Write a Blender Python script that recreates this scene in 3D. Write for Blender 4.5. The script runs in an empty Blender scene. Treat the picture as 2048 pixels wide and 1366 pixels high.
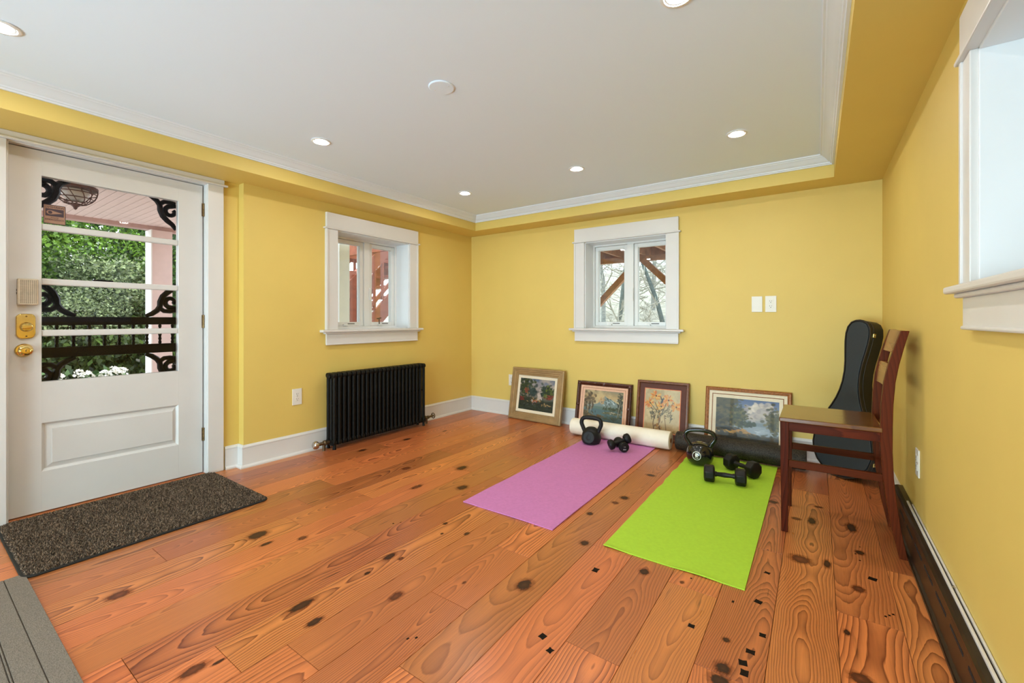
import bpy, math, random
import numpy as np
from mathutils import Vector, Matrix
random.seed(7)
SC = bpy.context.scene
COL = SC.collection
PI = math.pi

# ------------------------------------------------------------------ camera
W = 3.836
cam = bpy.data.cameras.new('camera'); camo = bpy.data.objects.new('camera', cam); COL.objects.link(camo)
camo.location = (3.4544, -4.0766, 1.0884)
camo.rotation_euler = (PI/2, 0, 0.6102)
cam.sensor_width = 36; cam.sensor_fit = 'HORIZONTAL'
cam.lens = 873.17*36/2048
cam.shift_y = -43.85/2048
cam.clip_start = 0.02; cam.clip_end = 200
SC.camera = camo
# ------------------------------------------------------------------ sky, sun, exposure
world = bpy.data.worlds.new('sky'); SC.world = world; world.use_nodes = True
bg = world.node_tree.nodes['Background']
bg.inputs[0].default_value = (0.80, 0.90, 1.0, 1); bg.inputs[1].default_value = 4.0
sun = bpy.data.lights.new('sun', 'SUN'); suno = bpy.data.objects.new('sun', sun); COL.objects.link(suno)
sun.energy = 3.2; sun.angle = math.radians(0.6); sun.color = (1, 0.96, 0.88)
suno.rotation_euler = Vector((0.36, -0.30, -1.0)).to_track_quat('-Z', 'Y').to_euler()
# two fill lamps added behind the viewer to brighten ceiling and walls
for nm, loc, rot, sx, sy, pw in (('rear_fill_level', (1.92, -6.78, 1.50), (PI/2, 0, 0), 3.1, 0.95, 42.0), ('rear_fill_upward', (1.92, -7.05, 0.42), (PI/2+math.radians(38), 0, 0), 3.1, 0.80, 195.0)):
    al = bpy.data.lights.new(nm, 'AREA'); al.shape = 'RECTANGLE'; al.size = sx; al.size_y = sy; al.energy = pw; al.color = (0.64, 0.86, 1.0)
    ao = bpy.data.objects.new(nm, al); COL.objects.link(ao); ao.location = loc; ao.rotation_euler = rot
LAMP = 350.0            # radiance of the recessed lamps' lenses
vs = SC.view_settings
vs.view_transform = 'Standard'; vs.look = 'None'; vs.gamma = 1; vs.exposure = 0.12
vs.use_curve_mapping = False

# ------------------------------------------------------------------ materials
def nt(name):
    m = bpy.data.materials.new(name); m.use_nodes = True
    t = m.node_tree; b = t.nodes['Principled BSDF']
    return m, t, b
def link(t, a, b): t.links.new(a, b)
def node(t, typ, **kw):
    n = t.nodes.new(typ)
    for k, v in kw.items():
        if k.startswith('i_'): n.inputs[int(k[2:])].default_value = v
        else: setattr(n, k, v)
    return n
def math_(t, op, a, b=None, c=None):
    n = t.nodes.new('ShaderNodeMath'); n.operation = op
    for i, v in enumerate((a, b, c)):
        if v is None: continue
        if isinstance(v, (int, float)): n.inputs[i].default_value = v
        else: t.links.new(v, n.inputs[i])
    return n.outputs[0]
def ramp(t, fac, stops):
    r = t.nodes.new('ShaderNodeValToRGB'); e = r.color_ramp.elements
    while len(e) < len(stops): e.new(0.5)
    for el, (p, c) in zip(e, stops):
        el.position = p; el.color = (*c, 1)
    t.links.new(fac, r.inputs[0]); return r.outputs[0]
def simple(name, col, rough=0.5, metal=0.0, var=0.0, scale=40, bump=0.0, bscale=200, coat=0.0, spec=None, stretch=None):
    m, t, b = nt(name)
    b.inputs['Base Color'].default_value = (*col, 1); b.inputs['Roughness'].default_value = rough
    b.inputs['Metallic'].default_value = metal
    if coat: b.inputs['Coat Weight'].default_value = coat; b.inputs['Coat Roughness'].default_value = 0.08
    if spec is not None: b.inputs['Specular IOR Level'].default_value = spec
    tc = t.nodes.new('ShaderNodeTexCoord'); src = tc.outputs['Object']
    if stretch:
        mp = t.nodes.new('ShaderNodeMapping'); mp.inputs['Scale'].default_value = stretch; link(t, src, mp.inputs[0]); src = mp.outputs[0]
    if var:
        n = node(t, 'ShaderNodeTexNoise'); n.inputs['Scale'].default_value = scale; n.inputs['Detail'].default_value = 4
        link(t, src, n.inputs['Vector'])
        lo = tuple(max(0, c*(1-var)) for c in col); hi = tuple(min(1, c*(1+var)) for c in col)
        link(t, ramp(t, n.outputs['Fac'], [(0.3, lo), (0.7, hi)]), b.inputs['Base Color'])
    if bump:
        n = node(t, 'ShaderNodeTexNoise'); n.inputs['Scale'].default_value = bscale; n.inputs['Detail'].default_value = 3
        link(t, src, n.inputs['Vector'])
        bp = t.nodes.new('ShaderNodeBump'); bp.inputs['Strength'].default_value = bump; bp.inputs['Distance'].default_value = 0.002
        link(t, n.outputs['Fac'], bp.inputs['Height']); link(t, bp.outputs[0], b.inputs['Normal'])
    return m
def emit(name, col, s):
    m, t, b = nt(name); b.inputs['Base Color'].default_value = (*col, 1)
    b.inputs['Emission Color'].default_value = (*col, 1); b.inputs['Emission Strength'].default_value = s
    return m
def glass(name, tint=(1, 1, 1), ior=1.5):
    m = bpy.data.materials.new(name); m.use_nodes = True; t = m.node_tree; t.nodes.clear()
    o = t.nodes.new('ShaderNodeOutputMaterial'); tr = t.nodes.new('ShaderNodeBsdfTransparent'); g = t.nodes.new('ShaderNodeBsdfGlossy')
    tr.inputs[0].default_value = (*tint, 1); g.inputs['Roughness'].default_value = 0.02
    f = t.nodes.new('ShaderNodeFresnel'); f.inputs[0].default_value = ior
    mx = t.nodes.new('ShaderNodeMixShader'); link(t, f.outputs[0], mx.inputs[0]); link(t, tr.outputs[0], mx.inputs[1]); link(t, g.outputs[0], mx.inputs[2])
    link(t, mx.outputs[0], o.inputs[0]); return m
def vcol(name, rough=0.6, coat=0.0):
    m, t, b = nt(name); a = t.nodes.new('ShaderNodeVertexColor'); a.layer_name = 'Col'
    link(t, a.outputs[0], b.inputs['Base Color']); b.inputs['Roughness'].default_value = rough
    if coat: b.inputs['Coat Weight'].default_value = coat
    return m
def wood(name, light, dark, ring=0.012, rough=0.35, axis='Y', coat=0.15, tone=0.25):
    """plain-sawn board: growth rings cut lengthwise; pith depth and offset drift along the board"""
    m, t, b = nt(name)
    tc = t.nodes.new('ShaderNodeTexCoord'); oi = t.nodes.new('ShaderNodeObjectInfo')
    sp = t.nodes.new('ShaderNodeSeparateXYZ'); link(t, tc.outputs['Object'], sp.inputs[0])
    ax = {'X': (1, 0), 'Y': (0, 1), 'Z': (0, 2)}[axis]
    x = sp.outputs[ax[0]]; y = sp.outputs[ax[1]]
    rnd = oi.outputs['Random']
    seed = math_(t, 'MULTIPLY', rnd, 173.0)
    yy = math_(t, 'ADD', y, seed)
    def noise1(scale, k, detail=1.0):
        n = t.nodes.new('ShaderNodeTexNoise'); n.noise_dimensions = '1D'
        n.inputs['Scale'].default_value = scale; n.inputs['Detail'].default_value = detail
        link(t, math_(t, 'ADD', yy, k), n.inputs['W']); return n.outputs['Fac']
    x0 = math_(t, 'MULTIPLY', math_(t, 'SUBTRACT', noise1(0.45, 11.0, 2.0), 0.5), 0.30)
    slope = math_(t, 'MULTIPLY', math_(t, 'SUBTRACT', math_(t, 'FRACT', math_(t, 'MULTIPLY', rnd, 13.7)), 0.5), 0.16)
    z0 = math_(t, 'ADD', math_(t, 'ADD', 0.065, math_(t, 'MULTIPLY', slope, y)), math_(t, 'MULTIPLY', math_(t, 'SUBTRACT', noise1(1.6, 57.0, 2.0), 0.5), 0.07))
    dx = math_(t, 'SUBTRACT', x, x0)
    r = math_(t, 'SQRT', math_(t, 'ADD', math_(t, 'MULTIPLY', dx, dx), math_(t, 'MULTIPLY', z0, z0)))
    mp = t.nodes.new('ShaderNodeMapping')
    sc = [22.0, 22.0, 22.0]; sc[ax[1]] = 3.0; mp.inputs['Scale'].default_value = sc
    link(t, tc.outputs['Object'], mp.inputs[0])
    cmb = t.nodes.new('ShaderNodeCombineXYZ')
    for i in range(3): link(t, seed, cmb.inputs[i])
    link(t, cmb.outputs[0], mp.inputs[1])
    wn = t.nodes.new('ShaderNodeTexNoise'); wn.inputs['Scale'].default_value = 1.0; wn.inputs['Detail'].default_value = 3.0
    link(t, mp.outputs[0], wn.inputs['Vector'])
    r = math_(t, 'ADD', r, math_(t, 'MULTIPLY', math_(t, 'SUBTRACT', wn.outputs['Fac'], 0.5), ring*1.1))
    sp_ = math_(t, 'ADD', math_(t, 'MULTIPLY', math_(t, 'FRACT', math_(t, 'MULTIPLY', rnd, 7.31)), ring*0.9), ring*0.6)
    fr = math_(t, 'FRACT', math_(t, 'DIVIDE', r, sp_))
    mid = tuple(l*0.72+d*0.28 for l, d in zip(light, dark))
    g = ramp(t, fr, [(0.0, light), (0.45, mid), (0.80, tuple(l*0.35+d*0.65 for l, d in zip(light, dark))), (0.93, dark), (1.0, light)])
    # fibre streaks
    mp2 = t.nodes.new('ShaderNodeMapping'); s2 = [260.0]*3; s2[ax[1]] = 7.0; mp2.inputs['Scale'].default_value = s2
    link(t, tc.outputs['Object'], mp2.inputs[0]); link(t, cmb.outputs[0], mp2.inputs[1])
    fn = t.nodes.new('ShaderNodeTexNoise'); fn.inputs['Scale'].default_value = 1; fn.inputs['Detail'].default_value = 2; link(t, mp2.outputs[0], fn.inputs['Vector'])
    # broad tone inside the board
    mp3 = t.nodes.new('ShaderNodeMapping'); s3 = [9.0]*3; s3[ax[1]] = 0.9; mp3.inputs['Scale'].default_value = s3
    link(t, tc.outputs['Object'], mp3.inputs[0]); link(t, cmb.outputs[0], mp3.inputs[1])
    bn = t.nodes.new('ShaderNodeTexNoise'); bn.inputs['Scale'].default_value = 1; bn.inputs['Detail'].default_value = 2; link(t, mp3.outputs[0], bn.inputs['Vector'])
    plain = ramp(t, bn.outputs['Fac'], [(0.3, mid), (0.7, light)])
    rw = math_(t, 'ADD', 0.50, math_(t, 'MULTIPLY', math_(t, 'FRACT', math_(t, 'MULTIPLY', rnd, 3.77)), 0.5))
    mx = t.nodes.new('ShaderNodeMix'); mx.data_type = 'RGBA'; link(t, rw, mx.inputs[0]); link(t, plain, mx.inputs[6]); link(t, g, mx.inputs[7])
    val = math_(t, 'ADD', math_(t, 'ADD', 1.0-tone, math_(t, 'MULTIPLY', math_(t, 'FRACT', math_(t, 'MULTIPLY', rnd, 5.13)), tone*1.7)),
                math_(t, 'MULTIPLY', math_(t, 'SUBTRACT', fn.outputs['Fac'], 0.5), 0.35))
    mp4 = t.nodes.new('ShaderNodeMapping'); s4 = [55.0]*3; s4[ax[1]] = 4.5; mp4.inputs['Scale'].default_value = s4
    link(t, tc.outputs['Object'], mp4.inputs[0]); link(t, cmb.outputs[0], mp4.inputs[1])
    sn = t.nodes.new('ShaderNodeTexNoise'); sn.inputs['Scale'].default_value = 1; sn.inputs['Detail'].default_value = 2; link(t, mp4.outputs[0], sn.inputs['Vector'])
    stv = t.nodes.new('ShaderNodeMapRange'); stv.inputs[1].default_value = 0.68; stv.inputs[2].default_value = 0.78; stv.inputs[3].default_value = 0.0; stv.inputs[4].default_value = 0.45
    link(t, sn.outputs['Fac'], stv.inputs[0]); val = math_(t, 'SUBTRACT', val, stv.outputs[0])
    hs = t.nodes.new('ShaderNodeHueSaturation'); link(t, val, hs.inputs['Value'])
    link(t, math_(t, 'ADD', 0.493, math_(t, 'MULTIPLY', math_(t, 'FRACT', math_(t, 'MULTIPLY', rnd, 9.7)), 0.012)), hs.inputs['Hue'])
    link(t, mx.outputs[2], hs.inputs['Color']); link(t, hs.outputs[0], b.inputs['Base Color'])
    link(t, math_(t, 'ADD', rough-0.06, math_(t, 'MULTIPLY', wn.outputs['Fac'], 0.14)), b.inputs['Roughness'])
    b.inputs['Coat Weight'].default_value = coat; b.inputs['Coat Roughness'].default_value = 0.25
    bp = t.nodes.new('ShaderNodeBump'); bp.inputs['Strength'].default_value = 0.12; bp.inputs['Distance'].default_value = 0.0006
    link(t, fn.outputs['Fac'], bp.inputs['Height']); link(t, bp.outputs[0], b.inputs['Normal'])
    return m
M = {}
M['yellow'] = simple('yellow_wall_paint', (0.725, 0.530, 0.137), 0.55, var=0.02, scale=3, bump=0.05, bscale=500)
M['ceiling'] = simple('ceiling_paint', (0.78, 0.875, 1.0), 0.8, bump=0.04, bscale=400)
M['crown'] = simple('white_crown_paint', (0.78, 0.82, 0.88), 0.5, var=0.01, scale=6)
M['trim'] = simple('white_trim_paint', (0.69, 0.67, 0.65), 0.35, var=0.015, scale=6)
M['reveal'] = simple('white_reveal_paint', (0.77, 0.785, 0.80), 0.4, var=0.01, scale=6)
M['vinyl'] = simple('white_window_vinyl', (0.78, 0.78, 0.76), 0.3, var=0.01, scale=8)
M['door'] = simple('white_door_paint', (0.66, 0.64, 0.62), 0.38, var=0.02, scale=5, bump=0.06, bscale=160)
M['plank'] = wood('heart_pine_planks', (0.66, 0.215, 0.062), (0.155, 0.030, 0.009), ring=0.0085, rough=0.30, coat=0.10, tone=0.28)
def knotmat(name, core, halo):
    m, t, b = nt(name); tc = t.nodes.new('ShaderNodeTexCoord'); oi = t.nodes.new('ShaderNodeObjectInfo')
    ln = t.nodes.new('ShaderNodeVectorMath'); ln.operation = 'LENGTH'; link(t, tc.outputs['Object'], ln.inputs[0])
    n = t.nodes.new('ShaderNodeTexNoise'); n.noise_dimensions = '4D'; n.inputs['Scale'].default_value = 3.2; n.inputs['Detail'].default_value = 3
    link(t, tc.outputs['Object'], n.inputs['Vector']); link(t, math_(t, 'MULTIPLY', oi.outputs['Random'], 90.0), n.inputs['W'])
    r = math_(t, 'ADD', ln.outputs['Value'], math_(t, 'MULTIPLY', math_(t, 'SUBTRACT', n.outputs['Fac'], 0.5), 0.55))
    link(t, ramp(t, r, [(0.0, tuple(c*2.2 for c in core)), (0.22, tuple(c*1.6 for c in core)), (0.42, core), (0.56, halo), (1.0, halo)]), b.inputs['Base Color'])
    link(t, ramp(t, r, [(0.50, (1, 1, 1)), (0.56, (0.42,)*3), (0.90, (0, 0, 0))]), b.inputs['Alpha'])
    b.inputs['Roughness'].default_value = 0.4; b.inputs['Specular IOR Level'].default_value = 0.25
    return m
M['knot'] = knotmat('dark_knot', (0.030, 0.010, 0.004), (0.20, 0.046, 0.012)); M['knot2'] = knotmat('reddish_knot', (0.085, 0.023, 0.008), (0.24, 0.055, 0.014))
M['nail'] = simple('nail_stain', (0.010, 0.006, 0.004), 0.6, var=0.4, scale=120, spec=0.1)
M['sub'] = simple('subfloor', (0.05, 0.025, 0.012), 0.9, var=0.2)
M['glass'] = glass('window_glass', ior=1.24); M['glassg'] = glass('window_glass_greenish', (0.96, 1.0, 0.985))
M['brass'] = simple('polished_brass', (0.83, 0.58, 0.19), 0.14, 1.0, var=0.06, scale=20)
M['antique'] = simple('antique_brass', (0.20, 0.13, 0.06), 0.35, 1.0, var=0.3, scale=60)
M['nickel'] = simple('nickel', (0.55, 0.50, 0.44), 0.2, 1.0, var=0.1, scale=40)
M['bronze'] = simple('bronze_patina', (0.17, 0.12, 0.07), 0.4, 0.9, var=0.3, scale=80)
M['iron'] = simple('black_cast_iron', (0.006, 0.005, 0.004), 0.5, 0.0, var=0.4, scale=30, bump=0.15, bscale=150, spec=0.18)
M['heater'] = simple('brown_heater_enamel', (0.024, 0.013, 0.007), 0.35, 0.0, var=0.3, scale=12, spec=0.35)
M['slot'] = simple('slot_black', (0.004, 0.004, 0.004), 0.8, var=0.2)
M['plate'] = simple('ivory_plate', (0.80, 0.76, 0.68), 0.35, var=0.01)
M['hole'] = simple('socket_hole', (0.05, 0.035, 0.025), 0.6, var=0.2)
M['lens'] = emit('lamp_lens', (1.0, 0.965, 0.91), LAMP)
M['lamptrim'] = simple('lamp_trim_white', (0.85, 0.85, 0.84), 0.4, var=0.01)
M['purple'] = simple('purple_mat_foam', (0.58, 0.20, 0.47), 0.75, var=0.05, scale=60, bump=0.25, bscale=700)
M['green'] = simple('lime_mat_foam', (0.40, 0.655, 0.032), 0.7, var=0.04, scale=60, bump=0.25, bscale=700)
M['foamw'] = simple('cream_foam', (0.90, 0.82, 0.68), 0.6, var=0.02, scale=30, bump=0.2, bscale=300)
M['foamb'] = simple('black_speckled_foam', (0.030, 0.024, 0.017), 0.5, var=0.95, scale=150, bump=0.8, bscale=170, spec=0.25)
M['core'] = simple('roller_core', (0.35, 0.12, 0.03), 0.7, var=0.2)
M['kbmatte'] = simple('kettlebell_powder_coat', (0.012, 0.012, 0.012), 0.5, var=0.3, scale=200, bump=0.25, bscale=500, spec=0.3)
M['kbgloss'] = simple('kettlebell_vinyl', (0.008, 0.008, 0.008), 0.12, var=0.1, scale=50, coat=0.5)
M['rubber'] = simple('black_rubber', (0.008, 0.007, 0.006), 0.4, var=0.25, scale=120, bump=0.1, bscale=500, spec=0.3)
M['neoprene'] = simple('black_neoprene', (0.007, 0.006, 0.006), 0.5, var=0.25, scale=150, spec=0.3)
M['print'] = simple('white_print', (0.80, 0.79, 0.70), 0.5, var=0.02)
M['printg'] = simple('grey_print', (0.28, 0.28, 0.28), 0.5, var=0.02)
M['chair'] = wood('mahogany_chair', (0.105, 0.0195, 0.005), (0.040, 0.008, 0.0025), ring=0.016, rough=0.38, axis='Z', coat=0.0, tone=0.2)
M['chairx'] = wood('mahogany_rail', (0.115, 0.022, 0.0055), (0.045, 0.009, 0.003), ring=0.016, rough=0.38, axis='X', coat=0.0, tone=0.2)
for k in ('chair', 'chairx'): M[k].node_tree.nodes['Principled BSDF'].inputs['Specular IOR Level'].default_value = 0.08
M['seat'] = wood('oiled_seat', (0.17, 0.060, 0.012), (0.10, 0.028, 0.006), ring=0.02, rough=0.16, axis='X', coat=0.45, tone=0.1)
M['slat'] = wood('back_slat_wood', (0.30, 0.115, 0.030), (0.17, 0.050, 0.012), ring=0.02, rough=0.25, axis='Y', coat=0.2, tone=0.1)
M['casefront'] = simple('teal_black_vinyl', (0.017, 0.024, 0.028), 0.5, var=0.2, scale=300, bump=0.4, bscale=900)
M['caseside'] = simple('black_vinyl', (0.012, 0.010, 0.008), 0.45, var=0.3, scale=300, bump=0.4, bscale=900)
M['piping'] = simple('case_piping', (0.022, 0.015, 0.010), 0.45, var=0.2)
M['pile'] = simple('brown_pile', (0.075, 0.050, 0.032), 0.95, var=0.95, scale=130)
M['pile2'] = simple('tan_pile', (0.26, 0.185, 0.125), 0.95, var=0.5, scale=130)
M['binding'] = simple('black_binding', (0.010, 0.009, 0.008), 0.8, var=0.3)
M['rug'] = simple('grey_woven_rug', (0.185, 0.155, 0.125), 0.95, var=0.35, scale=160, bump=0.6, bscale=400, stretch=(1, 2.5, 1))
M['rugline'] = simple('rug_groove', (0.085, 0.07, 0.055), 0.95, var=0.2)
M['pframe1'] = simple('champagne_frame', (0.40, 0.26, 0.12), 0.35, 0.3, var=0.12, scale=14)
M['pframe2'] = simple('dark_ornate_frame', (0.065, 0.016, 0.008), 0.35, var=0.5, scale=60, coat=0.2)
M['pframe3'] = simple('walnut_frame', (0.17, 0.058, 0.022), 0.4, var=0.3, scale=40)
M['pframe4'] = simple('copper_frame', (0.36, 0.135, 0.040), 0.35, 0.3, var=0.35, scale=70)
M['linen'] = simple('linen_liner', (0.80, 0.70, 0.52), 0.8, var=0.06, scale=200)
M['pinkliner'] = simple('pink_liner', (0.76, 0.45, 0.30), 0.6, var=0.06, scale=60)
M['fillet'] = simple('brown_fillet', (0.28, 0.10, 0.035), 0.5, var=0.1)
M['brownmat'] = simple('brown_matboard', (0.115, 0.042, 0.030), 0.8, var=0.08, scale=100)
M['coral'] = simple('coral_bevel', (0.78, 0.23, 0.10), 0.6, var=0.05)
M['paint'] = vcol('oil_painting', 0.5, 0.15)
M['fret'] = simple('black_fretwork', (0.0035, 0.0025, 0.0035), 0.5, var=0.4, scale=20, spec=0.06)
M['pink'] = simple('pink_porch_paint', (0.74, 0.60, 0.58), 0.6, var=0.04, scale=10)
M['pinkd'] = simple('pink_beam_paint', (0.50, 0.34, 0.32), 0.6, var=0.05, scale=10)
M['white'] = simple('white_exterior_paint', (0.82, 0.82, 0.80), 0.5, var=0.03, scale=8)
M['redwood'] = simple('red_stained_lumber', (0.33, 0.085, 0.045), 0.65, var=0.2, scale=14, stretch=(1, 0.2, 1))
M['browndeck'] = simple('brown_stained_lumber', (0.34, 0.155, 0.075), 0.65, var=0.25, scale=14)
M['lantern'] = simple('rust_lantern_metal', (0.10, 0.048, 0.038), 0.5, 0.5, var=0.3)
M['lampglass'] = simple('lantern_glass', (0.50, 0.47, 0.45), 0.15, var=0.1, scale=8)
M['bark'] = simple('pale_bark', (0.22, 0.22, 0.20), 0.9, var=0.3, scale=12)
M['barkd'] = simple('grey_green_bark', (0.075, 0.095, 0.092), 0.9, var=0.3, scale=10)
M['twig'] = simple('bleached_twig', (0.30, 0.28, 0.23), 0.9, var=0.2, scale=10)
M['soil'] = simple('bounce_gravel', (0.44, 0.41, 0.35), 0.95, var=0.4, scale=3)  # ground tone lightened to bounce light back up at the house
M['drygrass'] = simple('pale_leaf_litter', (0.25, 0.235, 0.19), 0.95, var=0.35, scale=2.5, bump=0.5, bscale=20)
M['stone'] = simple('porch_floor_paint', (0.42, 0.36, 0.33), 0.7, var=0.1, scale=6)
M['siding'] = simple('white_siding', (0.80, 0.80, 0.77), 0.6, var=0.03)
M['petal'] = simple('white_petal', (0.88, 0.87, 0.80), 0.7, var=0.05, scale=30)
def leafmat(name, a, b_):
    m, t, b = nt(name)
    g = t.nodes.new('ShaderNodeNewGeometry'); c = ramp(t, g.outputs['Random Per Island'], [(0.0, a), (0.75, b_), (1.0, tuple(min(1, x*1.7) for x in b_))])
    link(t, c, b.inputs['Base Color']); b.inputs['Roughness'].default_value = 0.45
    tr = t.nodes.new('ShaderNodeBsdfTranslucent'); link(t, c, tr.inputs[0])
    mx = t.nodes.new('ShaderNodeMixShader'); mx.inputs[0].default_value = 0.4
    link(t, b.outputs[0], mx.inputs[1]); link(t, tr.outputs[0], mx.inputs[2]); link(t, mx.outputs[0], t.nodes['Material Output'].inputs[0])
    return m
M['leafa'] = leafmat('bright_leaves', (0.012, 0.040, 0.006), (0.17, 0.31, 0.04))
M['leafb'] = leafmat('deep_leaves', (0.006, 0.022, 0.007), (0.075, 0.16, 0.04))
M['leafc'] = leafmat('pale_leaves', (0.02, 0.04, 0.012), (0.27, 0.33, 0.16))
M['bamboo'] = leafmat('bamboo_leaves', (0.008, 0.020, 0.006), (0.075, 0.125, 0.03))

# ------------------------------------------------------------------ mesh helpers
class MB:
    def __init__(s): s.v = []; s.f = []
    def add(s, vs_, fs):
        o = len(s.v); s.v += [tuple(p) for p in vs_]; s.f += [tuple(i+o for i in f) for f in fs]; return s
    def box(s, x0, x1, y0, y1, z0, z1):
        v = [(x, y, z) for z in (z0, z1) for y in (y0, y1) for x in (x0, x1)]
        return s.add(v, [(0, 2, 3, 1), (4, 5, 7, 6), (0, 1, 5, 4), (2, 6, 7, 3), (0, 4, 6, 2), (1, 3, 7, 5)])
    def bar(s, p, q, w, h, up=(0, 0, 1)):
        p = Vector(p); q = Vector(q); d = (q-p).normalized(); up = Vector(up)
        r = d.cross(up)
        if r.length < 1e-6: r = d.cross(Vector((1, 0, 0)))
        r.normalize(); u = r.cross(d)
        v = []
        for c in (p, q):
            for a, b in ((-1, -1), (1, -1), (1, 1), (-1, 1)): v.append(c+r*a*w/2+u*b*h/2)
        return s.add(v, [(0, 1, 2, 3), (7, 6, 5, 4), (0, 4, 5, 1), (1, 5, 6, 2), (2, 6, 7, 3), (3, 7, 4, 0)])
    def prism(s, poly, a, b, plane='XZ'):
        """poly of 2d points extruded from a to b along the missing axis"""
        n = len(poly)
        def P(u, v, w): return {'XZ': (u, w, v), 'XY': (u, v, w), 'YZ': (w, u, v)}[plane]
        vv = [P(u, v, a) for u, v in poly]+[P(u, v, b) for u, v in poly]
        ff = [tuple(range(n)), tuple(range(2*n-1, n-1, -1))]
        ff += [(i, i+n, (i+1) % n+n, (i+1) % n) for i in range(n)]
        return s.add(vv, ff)
    def tube(s, path, r, n=8, closed=False, sx=1.0, sy=1.0, ref=(0, 0, 1)):
        path = [Vector(p) for p in path]; m = len(path)
        rs = r if isinstance(r, (list, tuple)) else [r]*m
        v = []
        for i, p in enumerate(path):
            a = path[(i-1) % m] if (closed or i > 0) else p; b = path[(i+1) % m] if (closed or i < m-1) else p
            d = (b-a).normalized(); rf = Vector(ref)
            if abs(d.dot(rf)) > 0.97: rf = Vector((1, 0, 0)) if abs(d.x) < 0.9 else Vector((0, 1, 0))
            e1 = d.cross(rf).normalized(); e2 = e1.cross(d)
            for k in range(n):
                t = 2*PI*k/n; v.append(p+e1*math.cos(t)*rs[i]*sx+e2*math.sin(t)*rs[i]*sy)
        f = []
        for i in range(m if closed else m-1):
            for k in range(n):
                a = i*n+k; b = i*n+(k+1) % n; c = ((i+1) % m)*n+(k+1) % n; d = ((i+1) % m)*n+k
                f.append((a, b, c, d))
        if not closed: f += [tuple(range(n-1, -1, -1)), tuple(range((m-1)*n, m*n))]
        return s.add(v, f)
    def lathe(s, prof, c=(0, 0, 0), axis='Z', n=24):
        v = []; m = len(prof); c = Vector(c)
        for r, h in prof:
            for k in range(n):
                t = 2*PI*k/n; a, b = r*math.cos(t), r*math.sin(t)
                v.append(c+Vector({'Z': (a, b, h), 'X': (h, a, b), 'Y': (b, h, a)}[axis]))
        f = []
        for i in range(m-1):
            for k in range(n): f.append((i*n+k, i*n+(k+1) % n, (i+1)*n+(k+1) % n, (i+1)*n+k))
        f += [tuple(range(n-1, -1, -1)), tuple(range((m-1)*n, m*n))]
        return s.add(v, f)
    def xf(s, mat):
        s.v = [tuple(mat @ Vector(p)) for p in s.v]; return s
    def build(s, name, mat, parent=None, smooth=None, bevel=0, kind=None, loc=None, seg=2):
        me = bpy.data.meshes.new(name); v = s.v
        if loc is not None: v = [(p[0]-loc[0], p[1]-loc[1], p[2]-loc[2]) for p in v]
        me.from_pydata(v, [], s.f); me.update()
        o = bpy.data.objects.new(name, me); COL.objects.link(o)
        if loc is not None: o.location = loc
        me.materials.append(mat)
        if smooth is not None:
            for p in me.polygons: p.use_smooth = True
            me.set_sharp_from_angle(angle=math.radians(smooth))
        if bevel:
            b = o.modifiers.new('bevel', 'BEVEL'); b.width = bevel; b.segments = seg; b.limit_method = 'ANGLE'; b.angle_limit = math.radians(40)
        if parent: o.parent = parent
        if kind: o['kind'] = kind
        return o
def box(*a): return MB().box(*a)
def tag(o, label, cat=None, group=None, kind=None):
    o['label'] = label
    if cat: o['category'] = cat
    if group: o['group'] = group
    if kind: o['kind'] = kind
    return o
def empty(name, loc=(0, 0, 0), rot=(0, 0, 0)):
    o = bpy.data.objects.new(name, None); COL.objects.link(o); o.location = loc; o.rotation_euler = rot; o.empty_display_size = 0.05
    return o
def kids(o): return [c for c in bpy.data.objects if c.parent == o]
def copy_tree(o, parent=None):
    c = o.copy(); COL.objects.link(c)
    if parent: c.parent = parent
    for ch in kids(o): copy_tree(ch, c)
    return c
def inst(o, name, loc, parent, rot=None):
    c = o.copy(); COL.objects.link(c); c.name = name; c.location = loc; c.parent = parent
    if rot: c.rotation_euler = rot
    return c
def text_mesh(name, body, size, mat, parent, mw, kind=None, depth=0.0004):
    cu = bpy.data.curves.new(name, 'FONT'); cu.body = body; cu.size = size; cu.align_x = 'CENTER'; cu.align_y = 'CENTER'; cu.extrude = depth; cu.resolution_u = 2
    t = bpy.data.objects.new(name+'_tmp', cu); COL.objects.link(t)
    dg = bpy.context.evaluated_depsgraph_get(); me = bpy.data.meshes.new_from_object(t.evaluated_get(dg))
    bpy.data.objects.remove(t)
    me.transform(mw)
    o = bpy.data.objects.new(name, me); COL.objects.link(o); o.parent = parent; me.materials.clear(); me.materials.append(mat); return o

# ------------------------------------------------------------------ room shell
REAR = -6.5
ZS, ZC = 2.0915, 2.245
XR = -0.075       # wall plane of the recess that holds the door
YST = -2.578      # where the recess ends
WT = 0.26
# openings
W1 = (-1.815, -1.002, 1.0, 1.865); W2 = (1.517, 2.323, 1.0, 1.868); W3 = (-3.75, -2.292, 1.19, 1.862); DO = (-3.722, -2.775, 0.0, 2.045)
def wall_with(name, axis, plane, thick, lo, hi, z0, z1, openings, mat, label):
    """slab wall along `axis` ('Y' or 'X'), with rectangular openings (a,b,zlo,zhi)"""
    mb = MB()
    ops = sorted(openings)
    cur = lo
    def put(a, b, c, d):
        if b-a < 1e-5 or d-c < 1e-5: return
        if axis == 'Y': mb.box(min(plane, plane+thick), max(plane, plane+thick), a, b, c, d)
        else: mb.box(a, b, min(plane, plane+thick), max(plane, plane+thick), c, d)
    for a, b, c, d in ops:
        put(cur, a, z0, z1); put(a, b, z0, c); put(a, b, d, z1); cur = b
    put(cur, hi, z0, z1)
    o = mb.build(name, mat); tag(o, label, None, None, 'structure'); return o
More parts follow.
